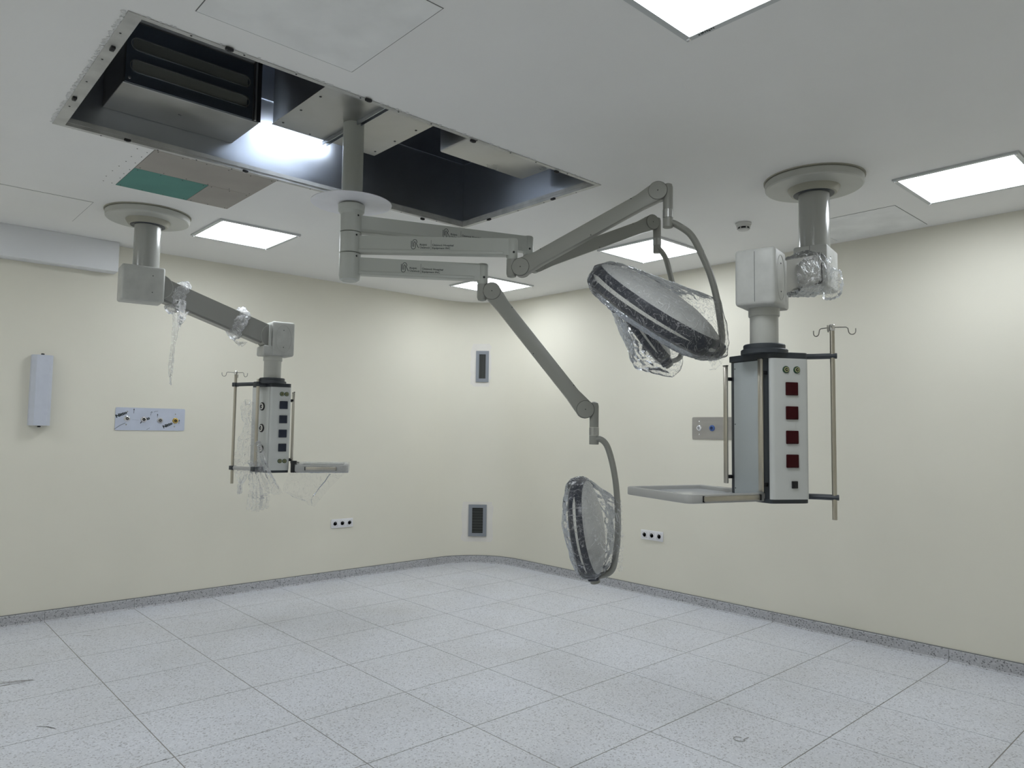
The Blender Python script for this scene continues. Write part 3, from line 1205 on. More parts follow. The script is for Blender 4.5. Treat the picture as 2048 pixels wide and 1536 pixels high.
def pendant_top(pn, base, e, L, z1c, z2c, up2):
    """column, boxes and arm. e: horizontal arm direction, L: distance base->neck axis; z1c/z2c box centres; up2: pivot offset from the neck axis"""
    s = V((e.y, -e.x, 0))
    bx, by = base
    MB_ = Matrix.Translation((bx, by, 0))
    b = B()
    lathe(b, [(.262, H), (.262, H-.006)], MB_, 64)
    obj('ceiling_gasket', b, M_TAPE, pn)
    b = B()
    lathe(b, [(.250, H-.006), (.256, H-.012), (.254, H-.044), (.248, H-.050), (.12, H-.050)], MB_, 64, close=False)
    obj('ceiling_cover', b, M_PEND, pn)
    b = B()
    lathe(b, [(.136, H-.049), (.134, H-.055), (.118, H-.082), (.100, H-.084)], MB_, 48, close=False)
    obj('cover_collar', b, M_TAPE, pn)
    b = B()
    lathe(b, [(.108, H-.081), (.105, H-.086), (.094, H-.088), (.08, H-.086)], MB_, 48, close=False)
    obj('rubber_ring', b, M_CHAR, pn)
    b = B()
    cyl(b, (bx, by, z1c+.10), (bx, by, H-.03), .0805, seg=48)
    obj('column', b, mat('gloss_enamel', (.37, .375, .35), .16), pn)
    # frame along arm
    up = V((0, 0, 1))
    F1 = frame((bx, by, z1c), e, s, up)
    W, H1 = .176, .232
    b = B()
    box(b, (-.024, 0, 0), (.256, W, H1), F1, bevel=.014, seg=3)
    jb = obj('joint_box', b, M_PENDH, pn)
    b = B()
    box(b, (.104, 0, -.045), (.004, W-.05, H1-.12), F1)
    obj('arm_slot', b, M_BLACK, jb, 0)
    b = B()
    box(b, (.1045, 0, H1/2-.03), (.002, .0016, .055), F1)
    obj('shell_seam', b, M_SCREW, jb, 0)
    for zz in (.055, -.055):
        for sg in (-1, 1):
            screw_at(F1 @ V((.03, sg*W/2, zz)), s*sg, jb, .0035)
    # arm
    P1 = F1 @ V((.078, 0, -.005))
    nx = V((bx, by, 0))+e*L
    P2 = V((nx.x, nx.y, z2c+.015))+e*up2
    t = (P2-P1)
    LA = t.length
    t.normalize()
    n2 = (up-t*t.dot(up)).normalized()
    Ma = frame(P1, t, n2, t.cross(n2))
    b = B()
    prism(b, round_poly([(-.01, -.068), (LA+.01, -.068), (LA+.01, .068), (-.01, .068)], .006, 2), -.056, .056, Ma)
    prism(b, round_poly([(.06, -.080), (LA-.06, -.080), (LA-.06, -.060), (.06, -.060)], .004, 2), -.046, .046, Ma)
    arm = obj('arm', b, mat('arm_enamel', (.30, .30, .28), .32), pn)
    for c0, rr in ((P1, .080), (P2, .086)):
        b = B()
        lathe(b, [(rr, -.059), (rr, .059)], axis_frame(c0, s), 48)
        obj('arm_joint', b, mat('arm_enamel', (.30, .30, .28), .32), arm)
        for sg in (-1, 1):
            b = B()
            lathe(b, [(rr+.0025, .0575), (rr+.0025, .0605), (rr-.0005, .0605)], axis_frame(c0, s*sg), 48, close=False)
            obj('joint_rim', b, M_PENDH, arm)
    # second box
    F2 = frame((nx.x, nx.y, z2c), e, s, up)
    b = B()
    H2 = .25
    box(b, (.045, 0, 0), (.165, W, H2), F2, bevel=.016, seg=3)
    box(b, (-.045, 0, -H2/2+.035), (.10, W-.01, .07), F2, bevel=.010, seg=2)
    for sg in (-1, 1):
        box(b, (-.05, sg*(W/2-.010), 0), (.02, .012, H2-.06), F2, bevel=.004)
    jb2 = obj('head_box', b, M_PENDH, pn)
    b = B()
    box(b, (.1276, 0, 0), (.0016, .0016, H2-.03), F2)
    obj('shell_seam', b, M_SCREW, jb2, 0)
    for sg in (-1, 1):
        b = B()
        Mo = F2 @ frame((.045, sg*(W/2+.0004), 0), (1, 0, 0), (0, 0, 1), (0, -sg, 0))
        ov = lambda a_, b_: [(a_*math.cos(2*PI*i/40), b_*math.sin(2*PI*i/40)) for i in range(40)]
        ring_plate(b, ov(.058, .100), ov(.0555, .0975), -.001, .001, Mo)
        obj('oval_groove', b, mat('groove_grey', (.42, .42, .40), .5), jb2)
        for zz in (.062, -.062):
            screw_at(F2 @ V((.045, sg*W/2, zz)), s*sg, jb2, .0035)
    return nx, F2, z2c-H2/2, P1, P2, Ma, LA


def face_frame(p, q, z):
    """frame on a vertical face running p->q (left to right seen from outside)"""
    u_ = V((q[0]-p[0], q[1]-p[1], 0))
    W = u_.length
    u_.normalize()
    n_ = V((u_.y, -u_.x, 0))
    return frame((p[0], p[1], z), u_, V((0, 0, 1)), n_), W


def outlet(parent, M, x, y, ring, core, r=.028, name='gas_outlet'):
    Mo = M @ Matrix.Translation((x, y, 0))
    b = B()
    lathe(b, [(r, 0), (r, .004), (r*.8, .006), (r*.74, .006)], Mo, 28, close=False)
    o = obj(name, b, ring, parent)
    b = B()
    lathe(b, [(r*.75, .0), (r*.75, .009), (r*.55, .011), (r*.48, .011), (r*.46, .004)], Mo, 28, close=False)
    obj('collar', b, core, o)
    b = B()
    lathe(b, [(r*.46, .003), (r*.44, .004), (0, .004)], Mo, 20)
    obj('bore', b, M_BLACK, o)
    b = B()
    lathe(b, [(r*.2, .003), (r*.18, .008), (0, .008)], Mo, 14)
    obj('pin', b, core, o)
    return o


def stud(parent, M, x, y):
    Mo = M @ Matrix.Translation((x, y, 0))
    b = B()
    lathe(b, [(.0155, 0), (.0155, .004), (.0135, .006)], Mo, 24)
    o = obj('earth_stud', b, M_STUDG, parent)
    b = B()
    lathe(b, [(.0108, .004), (.0108, .008), (.0075, .008)], Mo, 24, close=False)
    obj('stud_ring', b, M_STUDY, o)
    b = B()
    lathe(b, [(.0075, .004), (.007, .007), (.003, .0075)], Mo, 20)
    obj('stud_bore', b, M_BLACK, o)
    b = B()
    lathe(b, [(.0028, .005), (.0026, .012), (0, .013)], Mo, 12)
    obj('stud_pin', b, M_STUDY, o)


def square_socket(parent, M, x, y, m, s=.0285):
    b = B()
    box(b, (x, y, .004), (2*s, 2*s, .010), M, bevel=.003)
    o = obj('power_socket', b, m, parent)
    b = B()
    box(b, (x, y, .0092), (2*s-.010, 2*s-.010, .0012), M, bevel=.0004, seg=1)
    obj('socket_lid', b, m, o)
    return o


def infusion_pole(parent, xy, z0, z1, ang):
    b = B()
    tp = V((xy[0], xy[1], 0))
    cyl(b, tp+V((0, 0, z0)), tp+V((0, 0, z1-.02)), .0105, seg=20, bev=.001)
    o = obj('infusion_pole', b, M_STEEL, parent)
    b = B()
    cyl(b, tp+V((0, 0, z1-.022)), tp+V((0, 0, z1+.006)), .0125, seg=20, bev=.003)
    obj('pole_head', b, M_CHROME, o)
    for k in range(3):
        a = ang+k*2*PI/3
        d = V((math.cos(a), math.sin(a), 0))
        z = z1-.006
        pts = [tp+d*.010+V((0, 0, z)), tp+d*.060+V((0, 0, z+.001)), tp+d*.068+V((0, 0, z-.004))]
        for j in range(9):
            an = PI+PI*j/8
            pts.append(tp+d*(.086+.0155*math.cos(an))+V((0, 0, z-.016+.0155*math.sin(an))))
        pts.append(tp+d*.1015+V((0, 0, z-.004)))
        b = B()
        tube(b, pts, .0022, 8, up=V((-d.y, d.x, 0)))
        obj('hook', b, mat('hook_steel', (.30, .29, .27), .3, 1.0), o)
    return o


def head_shell(pn, poly, zt, zb, neck, zneck):
    """poly: outline in plan, left-to-right as seen first"""
    b = B()
    rp = round_poly([(p.x, p.y) for p in poly], .022, 4)
    prism(b, rp, zb+.016, zt-.020)
    core = obj('head_body', b, M_CHAR, pn, 40)
    c = V((sum(p.x for p in poly)/len(poly), sum(p.y for p in poly)/len(poly)))
    gr = lambda k: [((x-c.x)*k+c.x, (y-c.y)*k+c.y) for x, y in rp]
    b = B()
    prism(b, gr(1.045), zt-.026, zt)
    obj('top_cap', b, M_CHAR, pn, 40)
    b = B()
    prism(b, gr(1.03), zb, zb+.018)
    obj('bottom_cap', b, M_CHAR, pn, 40)
    b = B()
    Mn = Matrix.Translation((neck.x, neck.y, 0))
    lathe(b, [(.100, zt-.004), (.100, zt+.012), (.096, zt+.016), (.089, zt+.016), (.089, zt+.034), (.086, zt+.038), (.06, zt+.038)], Mn, 48)
    obj('swivel_boss', b, M_CHAR, pn)
    b = B()
    lathe(b, [(.0605, zt+.03), (.0605, zneck-.03)], Mn, 40)
    obj('neck', b, M_PEND, pn)
    b = B()
    lathe(b, [(.064, zneck-.036), (.0665, zneck-.033), (.0665, zneck+.002)], Mn, 40)
    obj('neck_collar', b, M_PEND, pn)
    return core


def face_panel(parent, M, x0, x1, z0, z1, m, th=.005, rnd_=0):
    b = B()
    if rnd_:
        n_ = 5
        pts = [(x0, -.004)] + [(x0+rnd_*(1-math.cos(PI/2*k/n_)), th-rnd_*.75*(1-math.sin(PI/2*k/n_))) for k in range(n_+1)]
        pts += [(x1-(p[0]-x0), p[1]) for p in reversed(pts)]
        prism(b, pts, z0, z1, M @ Matrix(((1, 0, 0, 0), (0, 0, 1, 0), (0, 1, 0, 0), (0, 0, 0, 1))))
    else:
        box(b, ((x0+x1)/2, (z0+z1)/2, th/2), (x1-x0, z1-z0, th), M, bevel=.002, seg=2)
    return obj('panel', b, m, parent)


def rail(parent, M, x, z0, z1, off=.034, posts=True):
    b = B()
    box(b, (x, (z0+z1)/2, off), (.024, z1-z0, .009), M, bevel=.0015)
    o = obj('rail', b, M_STEEL, parent)
    b = B()
    box(b, (x, z1+.001, off), (.026, .004, .011), M)
    obj('rail_cap', b, M_BLACK, o, 0)
    for z in (z0+.03, z1-.06):
        b = B()
        box(b, (x, z, off/2), (.014, .016, off), M, bevel=.002)
        obj('rail_standoff', b, M_BLACK, o)
    return o


def shelf(parent, o, ux, uy, w_, d_, zb, th=.037, bar_sides=('x0',)):
    """tray: origin corner o, ux (outwards, length d_), uy (along the face, length w_)"""
    M = frame((o.x, o.y, zb), ux, uy, V((0, 0, 1)))
    outer = round_poly([(0, 0), (d_, 0), (d_, w_), (0, w_)], [.012, .045, .045, .012], 5)
    k = .028
    inner = round_poly([(k, k), (d_-k, k), (d_-k, w_-k), (k, w_-k)], [.008, .030, .030, .008], 5)
    b = B()
    ring_plate(b, outer, inner, 0, th, M)
    bmesh.ops.recalc_face_normals(b, faces=b.faces)
    bmesh.ops.bevel(b, geom=[e_ for e_ in b.edges if e_.calc_face_angle(0) > 1.2], offset=.005, segments=2, profile=.5, affect='EDGES')
    sh = obj('shelf', b, M_SHELF, parent, 40)
    b = B()
    prism(b, inner, th*.25, th*.55, M)
    obj('shelf_plate', b, M_PLATE, sh, 0)
    for sy in (0, 1):
        b = B()
        yy = -.004 if sy == 0 else w_+.004
        box(b, ((d_)*.50, yy, th/2+.001), (d_-.15, .014, .022), M, bevel=.003)
        obj('side_rail', b, M_STEEL, sh)
        for xx in (.068, d_-.078):
            b = B()
            box(b, (xx, yy*.5 if sy == 0 else w_+(yy-w_)*.5, th/2), (.006, .014, .026), M, bevel=.001)
            obj('rail_end', b, M_BLACK, sh)
    return sh, M


# ---------- right pendant
RB = (3.341, -3.405)
ndep = 3.20
nR = at(1528, 640, ndep)
eR = V((nR.x-RB[0], nR.y-RB[1], 0))
LR = eR.length
eR.normalize()
zbox2R = zat((nR.x, nR.y), 1527, 563)
pr_ = thing('ceiling_pendant', 'ceiling supply pendant with dark red sockets, its jointed arm bagged at the column', 'ceiling pendant', (RB[0], RB[1], H))
nxR, F2R, zn, P1R, P2R, MaR, LAR = pendant_top(pr_, RB, eR, LR, 2.345, zbox2R, -.025)
ztR, zbR = zat((nR.x, nR.y), 1535, 707), zat((nR.x, nR.y), 1575, 1006)
PR = [at(1460, 860, 3.335), at(1541, 860, 3.10), at(1613, 860, 3.135), at(1606, 860, 3.36), at(1520, 860, 3.47)]
head_shell(pr_, PR, ztR, zbR, V((nR.x, nR.y)), zn)
hr = ztR-zbR
# rail face (blank panel between posts)
M0, W0 = face_frame(PR[0], PR[1], zbR)
pnl = face_panel(pr_, M0, W0*.13, W0*.84, .02, hr-.032, M_BLANK)
for xx in (W0*.16, W0*.81):
    for zz in (.05, hr*.52, hr-.06):
        screw_at(M0 @ V((xx, zz, .005)), M0.to_3x3() @ V((0, 0, 1)), pnl, .0028)
rail(pr_, M0, W0*.045, .07, hr-.045)
rail(pr_, M0, W0*.915, .05, hr-.03)
# socket face
M1, W1 = face_frame(PR[1], PR[2], zbR)
pnl = face_panel(pr_, M1, -.004, W1+.006, .018, hr-.027, M_PANEL, .014, .020)
zz = lambda py: zat((PR[1].x*.5+PR[2].x*.5, PR[1].y*.5+PR[2].y*.5), 1577, py)-zbR
M1f = M1 @ Matrix.Translation((0, 0, .014))
for py in (778, 826, 874.5, 922):
    square_socket(pnl, M1f, W1*.535, zz(py), M_RED)
stud(pnl, M1f, W1*.385, zz(740))
stud(pnl, M1f, W1*.685, zz(740))
b = B()
box(b, (W1*.59, zz(969), .004), (.027, .031, .008), M1f, bevel=.002)
sw = obj('rocker_switch', b, M_BLACK, pnl)
b = B()
box(b, (W1*.59, zz(969), .009), (.014, .020, .004), M1f, bevel=.0015)
obj('rocker', b, M_BLACK, sw)
for i in (2, 3, 4):
    Mi, Wi = face_frame(PR[i], PR[(i+1) % 5], zbR)
    face_panel(pr_, Mi, .02, Wi-.02, .02, hr-.03, M_PANEL)
# shelf
zs = 1.149
sM, sN, sA = onz(1271.5, 987.6, zs), onz(1376, 1008.5, zs), onz(1544, 1002.5, zs)
ux = V((sN.x-sA.x, sN.y-sA.y, 0))
dsh = ux.length
ux.normalize()
uy = V((ux.y, -ux.x, 0))
if uy.dot(sM-sN) < 0:
    uy = -uy
wsh = (sM-sN).dot(uy)
shR, MshR = shelf(pr_, sA, ux, uy, wsh, dsh, zs)
b = B()
box(b, (-.012, wsh*.5, .026), (.03, wsh*.62, .018), MshR, bevel=.003)
obj('shelf_bracket', b, M_CHAR, shR)
# infusion pole
pxy = at(1667, 860, 3.16)
zp0, zp1 = zat((pxy.x, pxy.y), 1671, 1040), zat((pxy.x, pxy.y), 1662, 652)
ip = infusion_pole(pr_, (pxy.x, pxy.y), zp0, zp1, math.radians(-47))
for py0, py1 in ((716, 712), (990, 995)):
    z_ = zat((pxy.x, pxy.y), 1667, py1)
    s0 = at(1612, 860, 3.20)
    s0.z = z_
    pts = [s0, s0.lerp(V((pxy.x, pxy.y, z_)), .5)+V((.0, .012, 0)), V((pxy.x, pxy.y, z_)), V((pxy.x, pxy.y, z_))+(V((pxy.x, pxy.y, z_))-s0).normalized()*.018]
    b = B()
    tube(b, spline(pts, 6), .0125, 8, ry=.014, up=V((0, 0, 1)))
    obj('pole_bracket', b, M_CHAR, pr_)

# ---------- left pendant
LB = (0.873, -0.029)
th = math.radians(-6)
eL = V((math.cos(th), math.sin(th), 0))
LL = .862
pl_ = thing('ceiling_pendant', 'ceiling supply pendant with navy sockets and gas outlets, film tufts on its sloping arm', 'ceiling pendant', (LB[0], LB[1], H))
nL0 = V((LB[0], LB[1], 0))+eL*LL
nxL, F2L, znL, P1L, P2L, MaL, LAL = pendant_top(pl_, LB, eL, LL, 2.366, zat((nL0.x, nL0.y), 549, 679), -.022)
dL = (V((nL0.x, nL0.y, 1.9))-CAM).dot(FW)
ztL, zbL = zat((nL0.x, nL0.y), 545, 767), zat((nL0.x, nL0.y), 541, 945)
PL = [at(503, 860, dL+.05), at(538, 860, dL-.085), at(578, 860, dL-.01), at(575, 860, dL+.15), at(525, 860, dL+.20)]
head_shell(pl_, PL, ztL, zbL, V((nL0.x, nL0.y)), znL)
hl = ztL-zbL
M0L, W0L = face_frame(PL[0], PL[1], zbL)
pnl = face_panel(pl_, M0L, .003, W0L-.001, .018, hl-.027, M_PANEL)
M0f = M0L @ Matrix.Translation((0, 0, .005))
zc = lambda py: zat((PL[0].x*.5+PL[1].x*.5, PL[0].y*.5+PL[1].y*.5), 525, py)-zbL
for py in (813, 856, 897):
    outlet(pnl, M0f, W0L*.62, zc(py), M_BLACK, M_CHROME, .030)
M1L, W1L = face_frame(PL[1], PL[2], zbL)
pnl = face_panel(pl_, M1L, -.001, W1L+.006, .018, hl-.027, M_PANEL, .012, .020)
M1f = M1L @ Matrix.Translation((0, 0, .012))
zc = lambda py: zat((PL[1].x*.5+PL[2].x*.5, PL[1].y*.5+PL[2].y*.5), 558, py)-zbL
for py in (810, 838.5, 867, 895):
    square_socket(pnl, M1f, W1L*.66, zc(py), M_BLUE)
for py in (788, 922):
    stud(pnl, M1f, W1L*.56, zc(py))
    stud(pnl, M1f, W1L*.80, zc(py))
for i in (2, 3, 4):
    Mi, Wi = face_frame(PL[i], PL[(i+1) % 5], zbL)
    face_panel(pl_, Mi, .02, Wi-.02, .02, hl-.03, M_PANEL)
# shelf on the hidden right face
M2L, W2L = face_frame(PL[2], PL[3], zbL)
rail(pl_, M2L, .022, .06, hl-.06, .030)
rail(pl_, M2L, W2L-.022, .06, hl-.06, .030)
n2L = (M2L.to_3x3() @ V((0, 0, 1)))
u2L = (M2L.to_3x3() @ V((1, 0, 0)))
zsl = 1.150
sh0 = onz(586, 940, zsl)
# front shelf edge runs from the head towards the right end in the photograph
oL = M2L @ V((W2L/2-.20, 0, 0))+n2L*.05
front0 = at(590, 938, dL-.10)
front1 = at(694, 938, dL-.03)
uxL = V((front1.x-front0.x, front1.y-front0.y, 0))
dLs = uxL.length
uxL.normalize()
uyL = V((-uxL.y, uxL.x, 0))
if uyL.dot(FW) < 0:
    uyL = -uyL
zsl = zat((front0.x, front0.y), 590, 944)
shL, MshL = shelf(pl_, V((front0.x, front0.y, 0)), uxL, uyL, .40, dLs, zsl, .050)
b = B()
box(b, (-.015, .06, .035), (.04, .05, .085), MshL, bevel=.004)
obj('shelf_bracket', b, M_BLACK, shL)
b = B()
box(b, (-.015, .26, .030), (.04, .05, .06), MshL, bevel=.004)
obj('shelf_bracket', b, M_BLACK, shL)
# round rail in front of the outlet face and the infusion pole
rl = at(513, 860, dL-.10)
zr0, zr1 = zat((rl.x, rl.y), 511, 938), zat((rl.x, rl.y), 519, 758)
b = B()
cyl(b, (rl.x, rl.y, zr0), (rl.x, rl.y, zr1), .0115, seg=20, bev=.003)
rr_ = obj('round_rail', b, M_STEEL, pl_)
ipx = at(467.5, 860, dL+.02)
zp0, zp1 = zat((ipx.x, ipx.y), 461, 967), zat((ipx.x, ipx.y), 475, 744)
infusion_pole(pl_, (ipx.x, ipx.y), zp0, zp1, math.radians(-60))
zbt = zat((rl.x, rl.y), 517, 768)
zbb = zat((rl.x, rl.y), 511, 938)
for z_, mm in ((zbt, M_CHAR), (zbb, mat('bracket_grey', (.42, .42, .41), .4))):
    a_, c_ = V((rl.x, rl.y, z_)), V((ipx.x, ipx.y, z_))
    b = B()
    tube(b, spline([a_, a_.lerp(c_, .5)+V((-.005, -.01, 0)), c_, c_+(c_-a_).normalized()*.022], 6), .014, 8, ry=.011, up=V((0, 0, 1)))
    obj('pole_bracket', b, mm, pl_)
    b = B()
    fr_ = axis_frame(a_, (0, 0, 1), M0L.to_3x3() @ V((1, 0, 0)))
    box(b, (0, .03, 0), (.045, .11, .032), fr_, bevel=.004)
    obj('rail_clamp', b, M_CHAR, pl_)
    b = B()
    box(b, (0, 0, 0), (.036, .036, .030), axis_frame(c_, (0, 0, 1), c_-a_), bevel=.004)
    obj('pole_clamp', b, M_CHAR, pl_)

# ================================================================== WALL FITTINGS
# narrow white housing
p0, p1 = ony(82, 711, YL), ony(77, 851, YL)
xc = ony(81, 780, YL-.03).x
t_ = thing('wall_fixture', 'narrow white wall-mounted housing with faceted front and black end studs', 'wall fixture', (xc, YL, p1.z))
b = B()
prism(b, [(-.066, 0), (-.066, .052), (-.040, .080), (.040, .080), (.066, .052), (.066, 0)], p1.z, p0.z,
      frame((xc, YL, 0), (1, 0, 0), (0, -1, 0), (0, 0, 1)))
obj('housing', b, M_WHITE, t_, 20)
for z, s in ((p0.z, 1), (p1.z, -1)):
    b = B()
    cyl(b, (xc, YL-.045, z-.002), (xc, YL-.045, z+s*.012), .011, seg=14, bev=.002)
    obj('end_stud', b, M_BLACK, t_)

# gas panel on the left wall, still under its printed masking film
gx0, gx1, gz0, gz1 = 1.001, 1.521, 1.398, 1.578
t_ = thing('gas_panel', 'pale blue masked steel plate with four medical gas outlets on the cream wall', 'gas panel', (1.261, YL, gz0))
Mg = frame((gx0, YL, gz0), (1, 0, 0), (0, 0, 1), (0, -1, 0))
b = B()
prism(b, round_poly([(0, 0), (.52, 0), (.52, .18), (0, .18)], .012, 3), 0, .005, Mg)
gp = obj('plate', b, M_FILMP, t_)
Mg5 = Mg @ Matrix.Translation((0, 0, .005))
gq = lambda x, y: ((x-160)/1750*.52, (1-(y-200)/560)*.18)
for (x, y), ring, core in (((440, 462), M_CHROME, M_CHROME), ((850, 475), M_SOCKIN, M_CHROME), ((1265, 488), M_SOCKIN, M_BRUSH), ((1660, 492), M_BRASS, M_BRASS)):
    u_, v_ = gq(x, y)
    outlet(t_, Mg5, u_, v_-.004, ring, core, .0225)
for x, y in ((443, 300), (425, 620), (1655, 340), (1640, 655)):
    u_, v_ = gq(x, y)
    screw_at(Mg5 @ V((u_, v_, 0)), (0, -1, 0), t_, .006, M_CHROME)
b = B()
Mgi = Mg @ Matrix.Translation((0, 0, .0056))
for s, x, y, wd in (('Nitto', 185, 455, 255), ('Nitto', 1365, 700, 235)):
    u_, v_ = gq(x, y)
    text_mesh(b, s, Mgi @ Matrix.Translation((u_, v_, 0)) @ Matrix.Rotation(math.radians(25 if x < 900 else 27), 4, 'Z'), .032, wd/1750*.52*1.12, bold=.06)
u_, v_ = gq(930, 505)
text_mesh(b, 'to', Mgi @ Matrix.Translation((u_, v_, 0)) @ Matrix.Rotation(math.radians(25), 4, 'Z'), .032, .027, bold=.06)
stroke(b, [gq(775, 585), gq(800, 540)], .006, Mgi)
for pts, wd in (([(600, 340), (603, 240)], .0028), ([(1195, 430), (1196, 355)], .0028), ([(1760, 585), (1765, 490)], .0028), ([(1020, 385), (1030, 330), (1050, 290)], .0022),
                ([(1010, 315), (1050, 285), (1065, 320)], .002), ([(1095, 285), (1105, 300), (1118, 280), (1128, 298), (1140, 275), (1150, 270), (1158, 290), (1175, 265), (1180, 285), (1205, 262)], .0018),
                ([(150, 735), (280, 640), (410, 578)], .0028), ([(930, 738), (980, 715), (1015, 692)], .002), ([(570, 500), (740, 505)], .0008)):
    stroke(b, [gq(*q) for q in pts], wd, Mgi)
for tip in ((603, 228), (1196, 345), (1765, 480)):
    u_, v_ = gq(*tip)
    f = [b.verts.new(Mgi @ V((u_+dx, v_+dy, 0))) for dx, dy in ((0, .004), (-.005, -.010), (.005, -.010))]
    b.faces.new(f)
obj('printed_marks', b, M_INK, gp, 0)

# gas panel on the right wall
gy0, gz0_ = -1.686, 1.387
t_ = thing('gas_panel', 'bare brushed steel plate with a white and a blue gas outlet behind the right pendant', 'gas panel', (XR, gy0-.2, gz0_))
Mr = frame((XR, gy0, gz0_), (0, -1, 0), (0, 0, 1), (-1, 0, 0))
b = B()
prism(b, round_poly([(0, 0), (.42, 0), (.42, .186), (0, .186)], .014, 3), 0, .005, Mr)
obj('plate', b, M_BRUSH, t_)
Mr5 = Mr @ Matrix.Translation((0, 0, .005))
for px, ring, core in ((1399, M_CHROME, M_SOCK), (1425, M_BLUEP, M_BLUEP)):
    u_ = gy0-onx(px, 856, XR).y
    outlet(t_, Mr5, u_, .094, ring, core, .0255)
u_ = gy0-onx(1399, 856, XR).y
for v_ in (.094-.054, .094+.054):
    screw_at(Mr5 @ V((u_, v_, 0)), (-1, 0, 0), t_, .006, M_CHROME)


def socket_strip(M, W, lb, loc):
    """triple wall socket, local x right, y up, z out"""
    t_ = thing('wall_socket', lb, 'wall socket', loc)
    b = B()
    box(b, (W/2, .0425, .005), (W, .085, .010), M, bevel=.003)
    obj('frame_plate', b, M_SOCK, t_)
    for k in range(3):
        x = W*(k+.5)/3
        Mo = M @ Matrix.Translation((x, .0425, .010))
        b = B()
        s_ = .026
        ring_plate(b, [(s_*c, s_*d) for c, d in ((-1, -1), (1, -1), (1, 1), (-1, 1))], [(s_*.97*c, s_*.97*d) for c, d in ((-1, -1), (1, -1), (1, 1), (-1, 1))], 0, .0012, Mo)
        ins = obj('socket_insert', b, M_SOCKIN, t_, 0)
        b = B()
        lathe(b, [(.0215, 0), (.0205, .0025), (.0190, .0025), (.0185, -.0005)], Mo, 28, close=False)
        obj('socket_rim', b, M_SOCK, ins)
        b = B()
        lathe(b, [(.0186, .0004), (0, .0004)], Mo, 24)
        obj('socket_well', b, M_SOCKIN, ins)
        b = B()
        for dx, dy, r in ((-.0065, -.004, .0024), (.0065, -.004, .0024)):
            lathe(b, [(r, .0012), (0, .0012)], Mo @ Matrix.Translation((dx, dy, 0)), 12)
        obj('contact_holes', b, M_BLACK, ins)
        b = B()
        lathe(b, [(.0028, 0), (.0026, .008), (0, .009)], Mo @ Matrix.Translation((0, .009, 0)), 12)
        obj('earth_pin', b, M_CHROME, ins)
    return t_


a, c = ony(662, 1046, YL), ony(705, 1046, YL)
zc0 = ony(684, 1046, YL).z
socket_strip(frame((a.x, YL, zc0-.0425), (1, 0, 0), (0, 0, 1), (0, -1, 0)), c.x-a.x, 'white triple wall socket on the cream wall under the left pendant shelf', (a.x, YL, zc0-.04))
a, c = onx(1283, 1071, XR), onx(1327, 1071, XR)
zc0 = onx(1305, 1071, XR).z
socket_strip(frame((XR, a.y, zc0-.0425), (0, -1, 0), (0, 0, 1), (-1, 0, 0)), a.y-c.y, 'white triple wall socket on the cream wall below the right pendant shelf', (XR, a.y, zc0-.04))

# vents on the rounded corner
ca = PI/4
cdir = V((math.cos(ca), math.sin(ca), 0))
tdir = V((math.sin(ca), -math.cos(ca), 0))      # to the right seen from the room
cp = V((CX, CY, 0))+cdir*RC
cdep = (cp-CAM).dot(FW)


def arc_patch(parent, pts, m, name='filler_patch', off=.0012):
    """irregular filler patch on the curved corner; pts: (horizontal offset along the arc, z)"""
    b = B()
    N_ = 10
    zs_ = sorted({p[1] for p in pts})
    lo, hi = min(p[0] for p in pts), max(p[0] for p in pts)
    rows = []
    rr = random.Random(len(pts)*7+int(hi*1000))
    K = 14
    for i in range(K+1):
        z = zs_[0]+(zs_[-1]-zs_[0])*i/K
        w0 = lo+rr.uniform(0, .02)+(.02 if i in (0, K) else 0)
        w1 = hi-rr.uniform(0, .02)-(.02 if i in (0, K) else 0)
        row = []
        for j in range(N_+1):
            s_ = w0+(w1-w0)*j/N_
            a_ = ca-s_/RC
            row.append(b.verts.new((CX+(RC-off)*math.cos(a_), CY+(RC-off)*math.sin(a_), z)))
        rows.append(row)
    for r0, r1 in zip(rows[:-1], rows[1:]):
        for j in range(N_):
            b.faces.new((r0[j], r0[j+1], r1[j+1], r1[j]))
    return obj(name, b, m, parent, 30)


def vent(px, y0, y1, pw, piw, pih, lb, vert):
    z1, z0 = zat((cp.x, cp.y), px, y0), zat((cp.x, cp.y), px, y1)
    mm = cdep/FPX
    off = (px-957.5)*mm
    W, Hh = pw*mm*1.0, z1-z0
    av = ca-off/RC
    cdv = V((math.cos(av), math.sin(av), 0))
    tdv = V((cdv.y, -cdv.x, 0))
    o = V((CX, CY, (z0+z1)/2))+cdv*(RC-(W/2)**2/(2*RC)-.001)
    M = frame(o, tdv, V((0, 0, 1)), -cdv)
    t_ = thing('air_vent', lb, 'air vent', (o.x, o.y, z0))
    iw, ih = W*piw/2, Hh*pih/2
    b = B()
    ring_plate(b, [(-W/2, -Hh/2), (W/2, -Hh/2), (W/2, Hh/2), (-W/2, Hh/2)], [(-iw, -ih), (iw, -ih), (iw, ih), (-iw, ih)], -.004, .012, M)
    obj('frame', b, M_VENT, t_, 0)
    b = B()
    box(b, (0, 0, -.001), (2*iw, 2*ih, .003), M)
    obj('backing', b, M_DARK, t_, 0)
    n_ = 5 if vert else 9
    for k in range(n_):
        b = B()
        if vert:
            box(b, (-iw+2*iw*(k+.5)/n_, 0, .004), (.003, 2*ih, .008), M)
        else:
            box(b, (0, -ih+2*ih*(k+.5)/n_, .004), (2*iw, .003, .008), M)
        obj('vane', b, M_VANE, t_, 0)
    return z0, z1


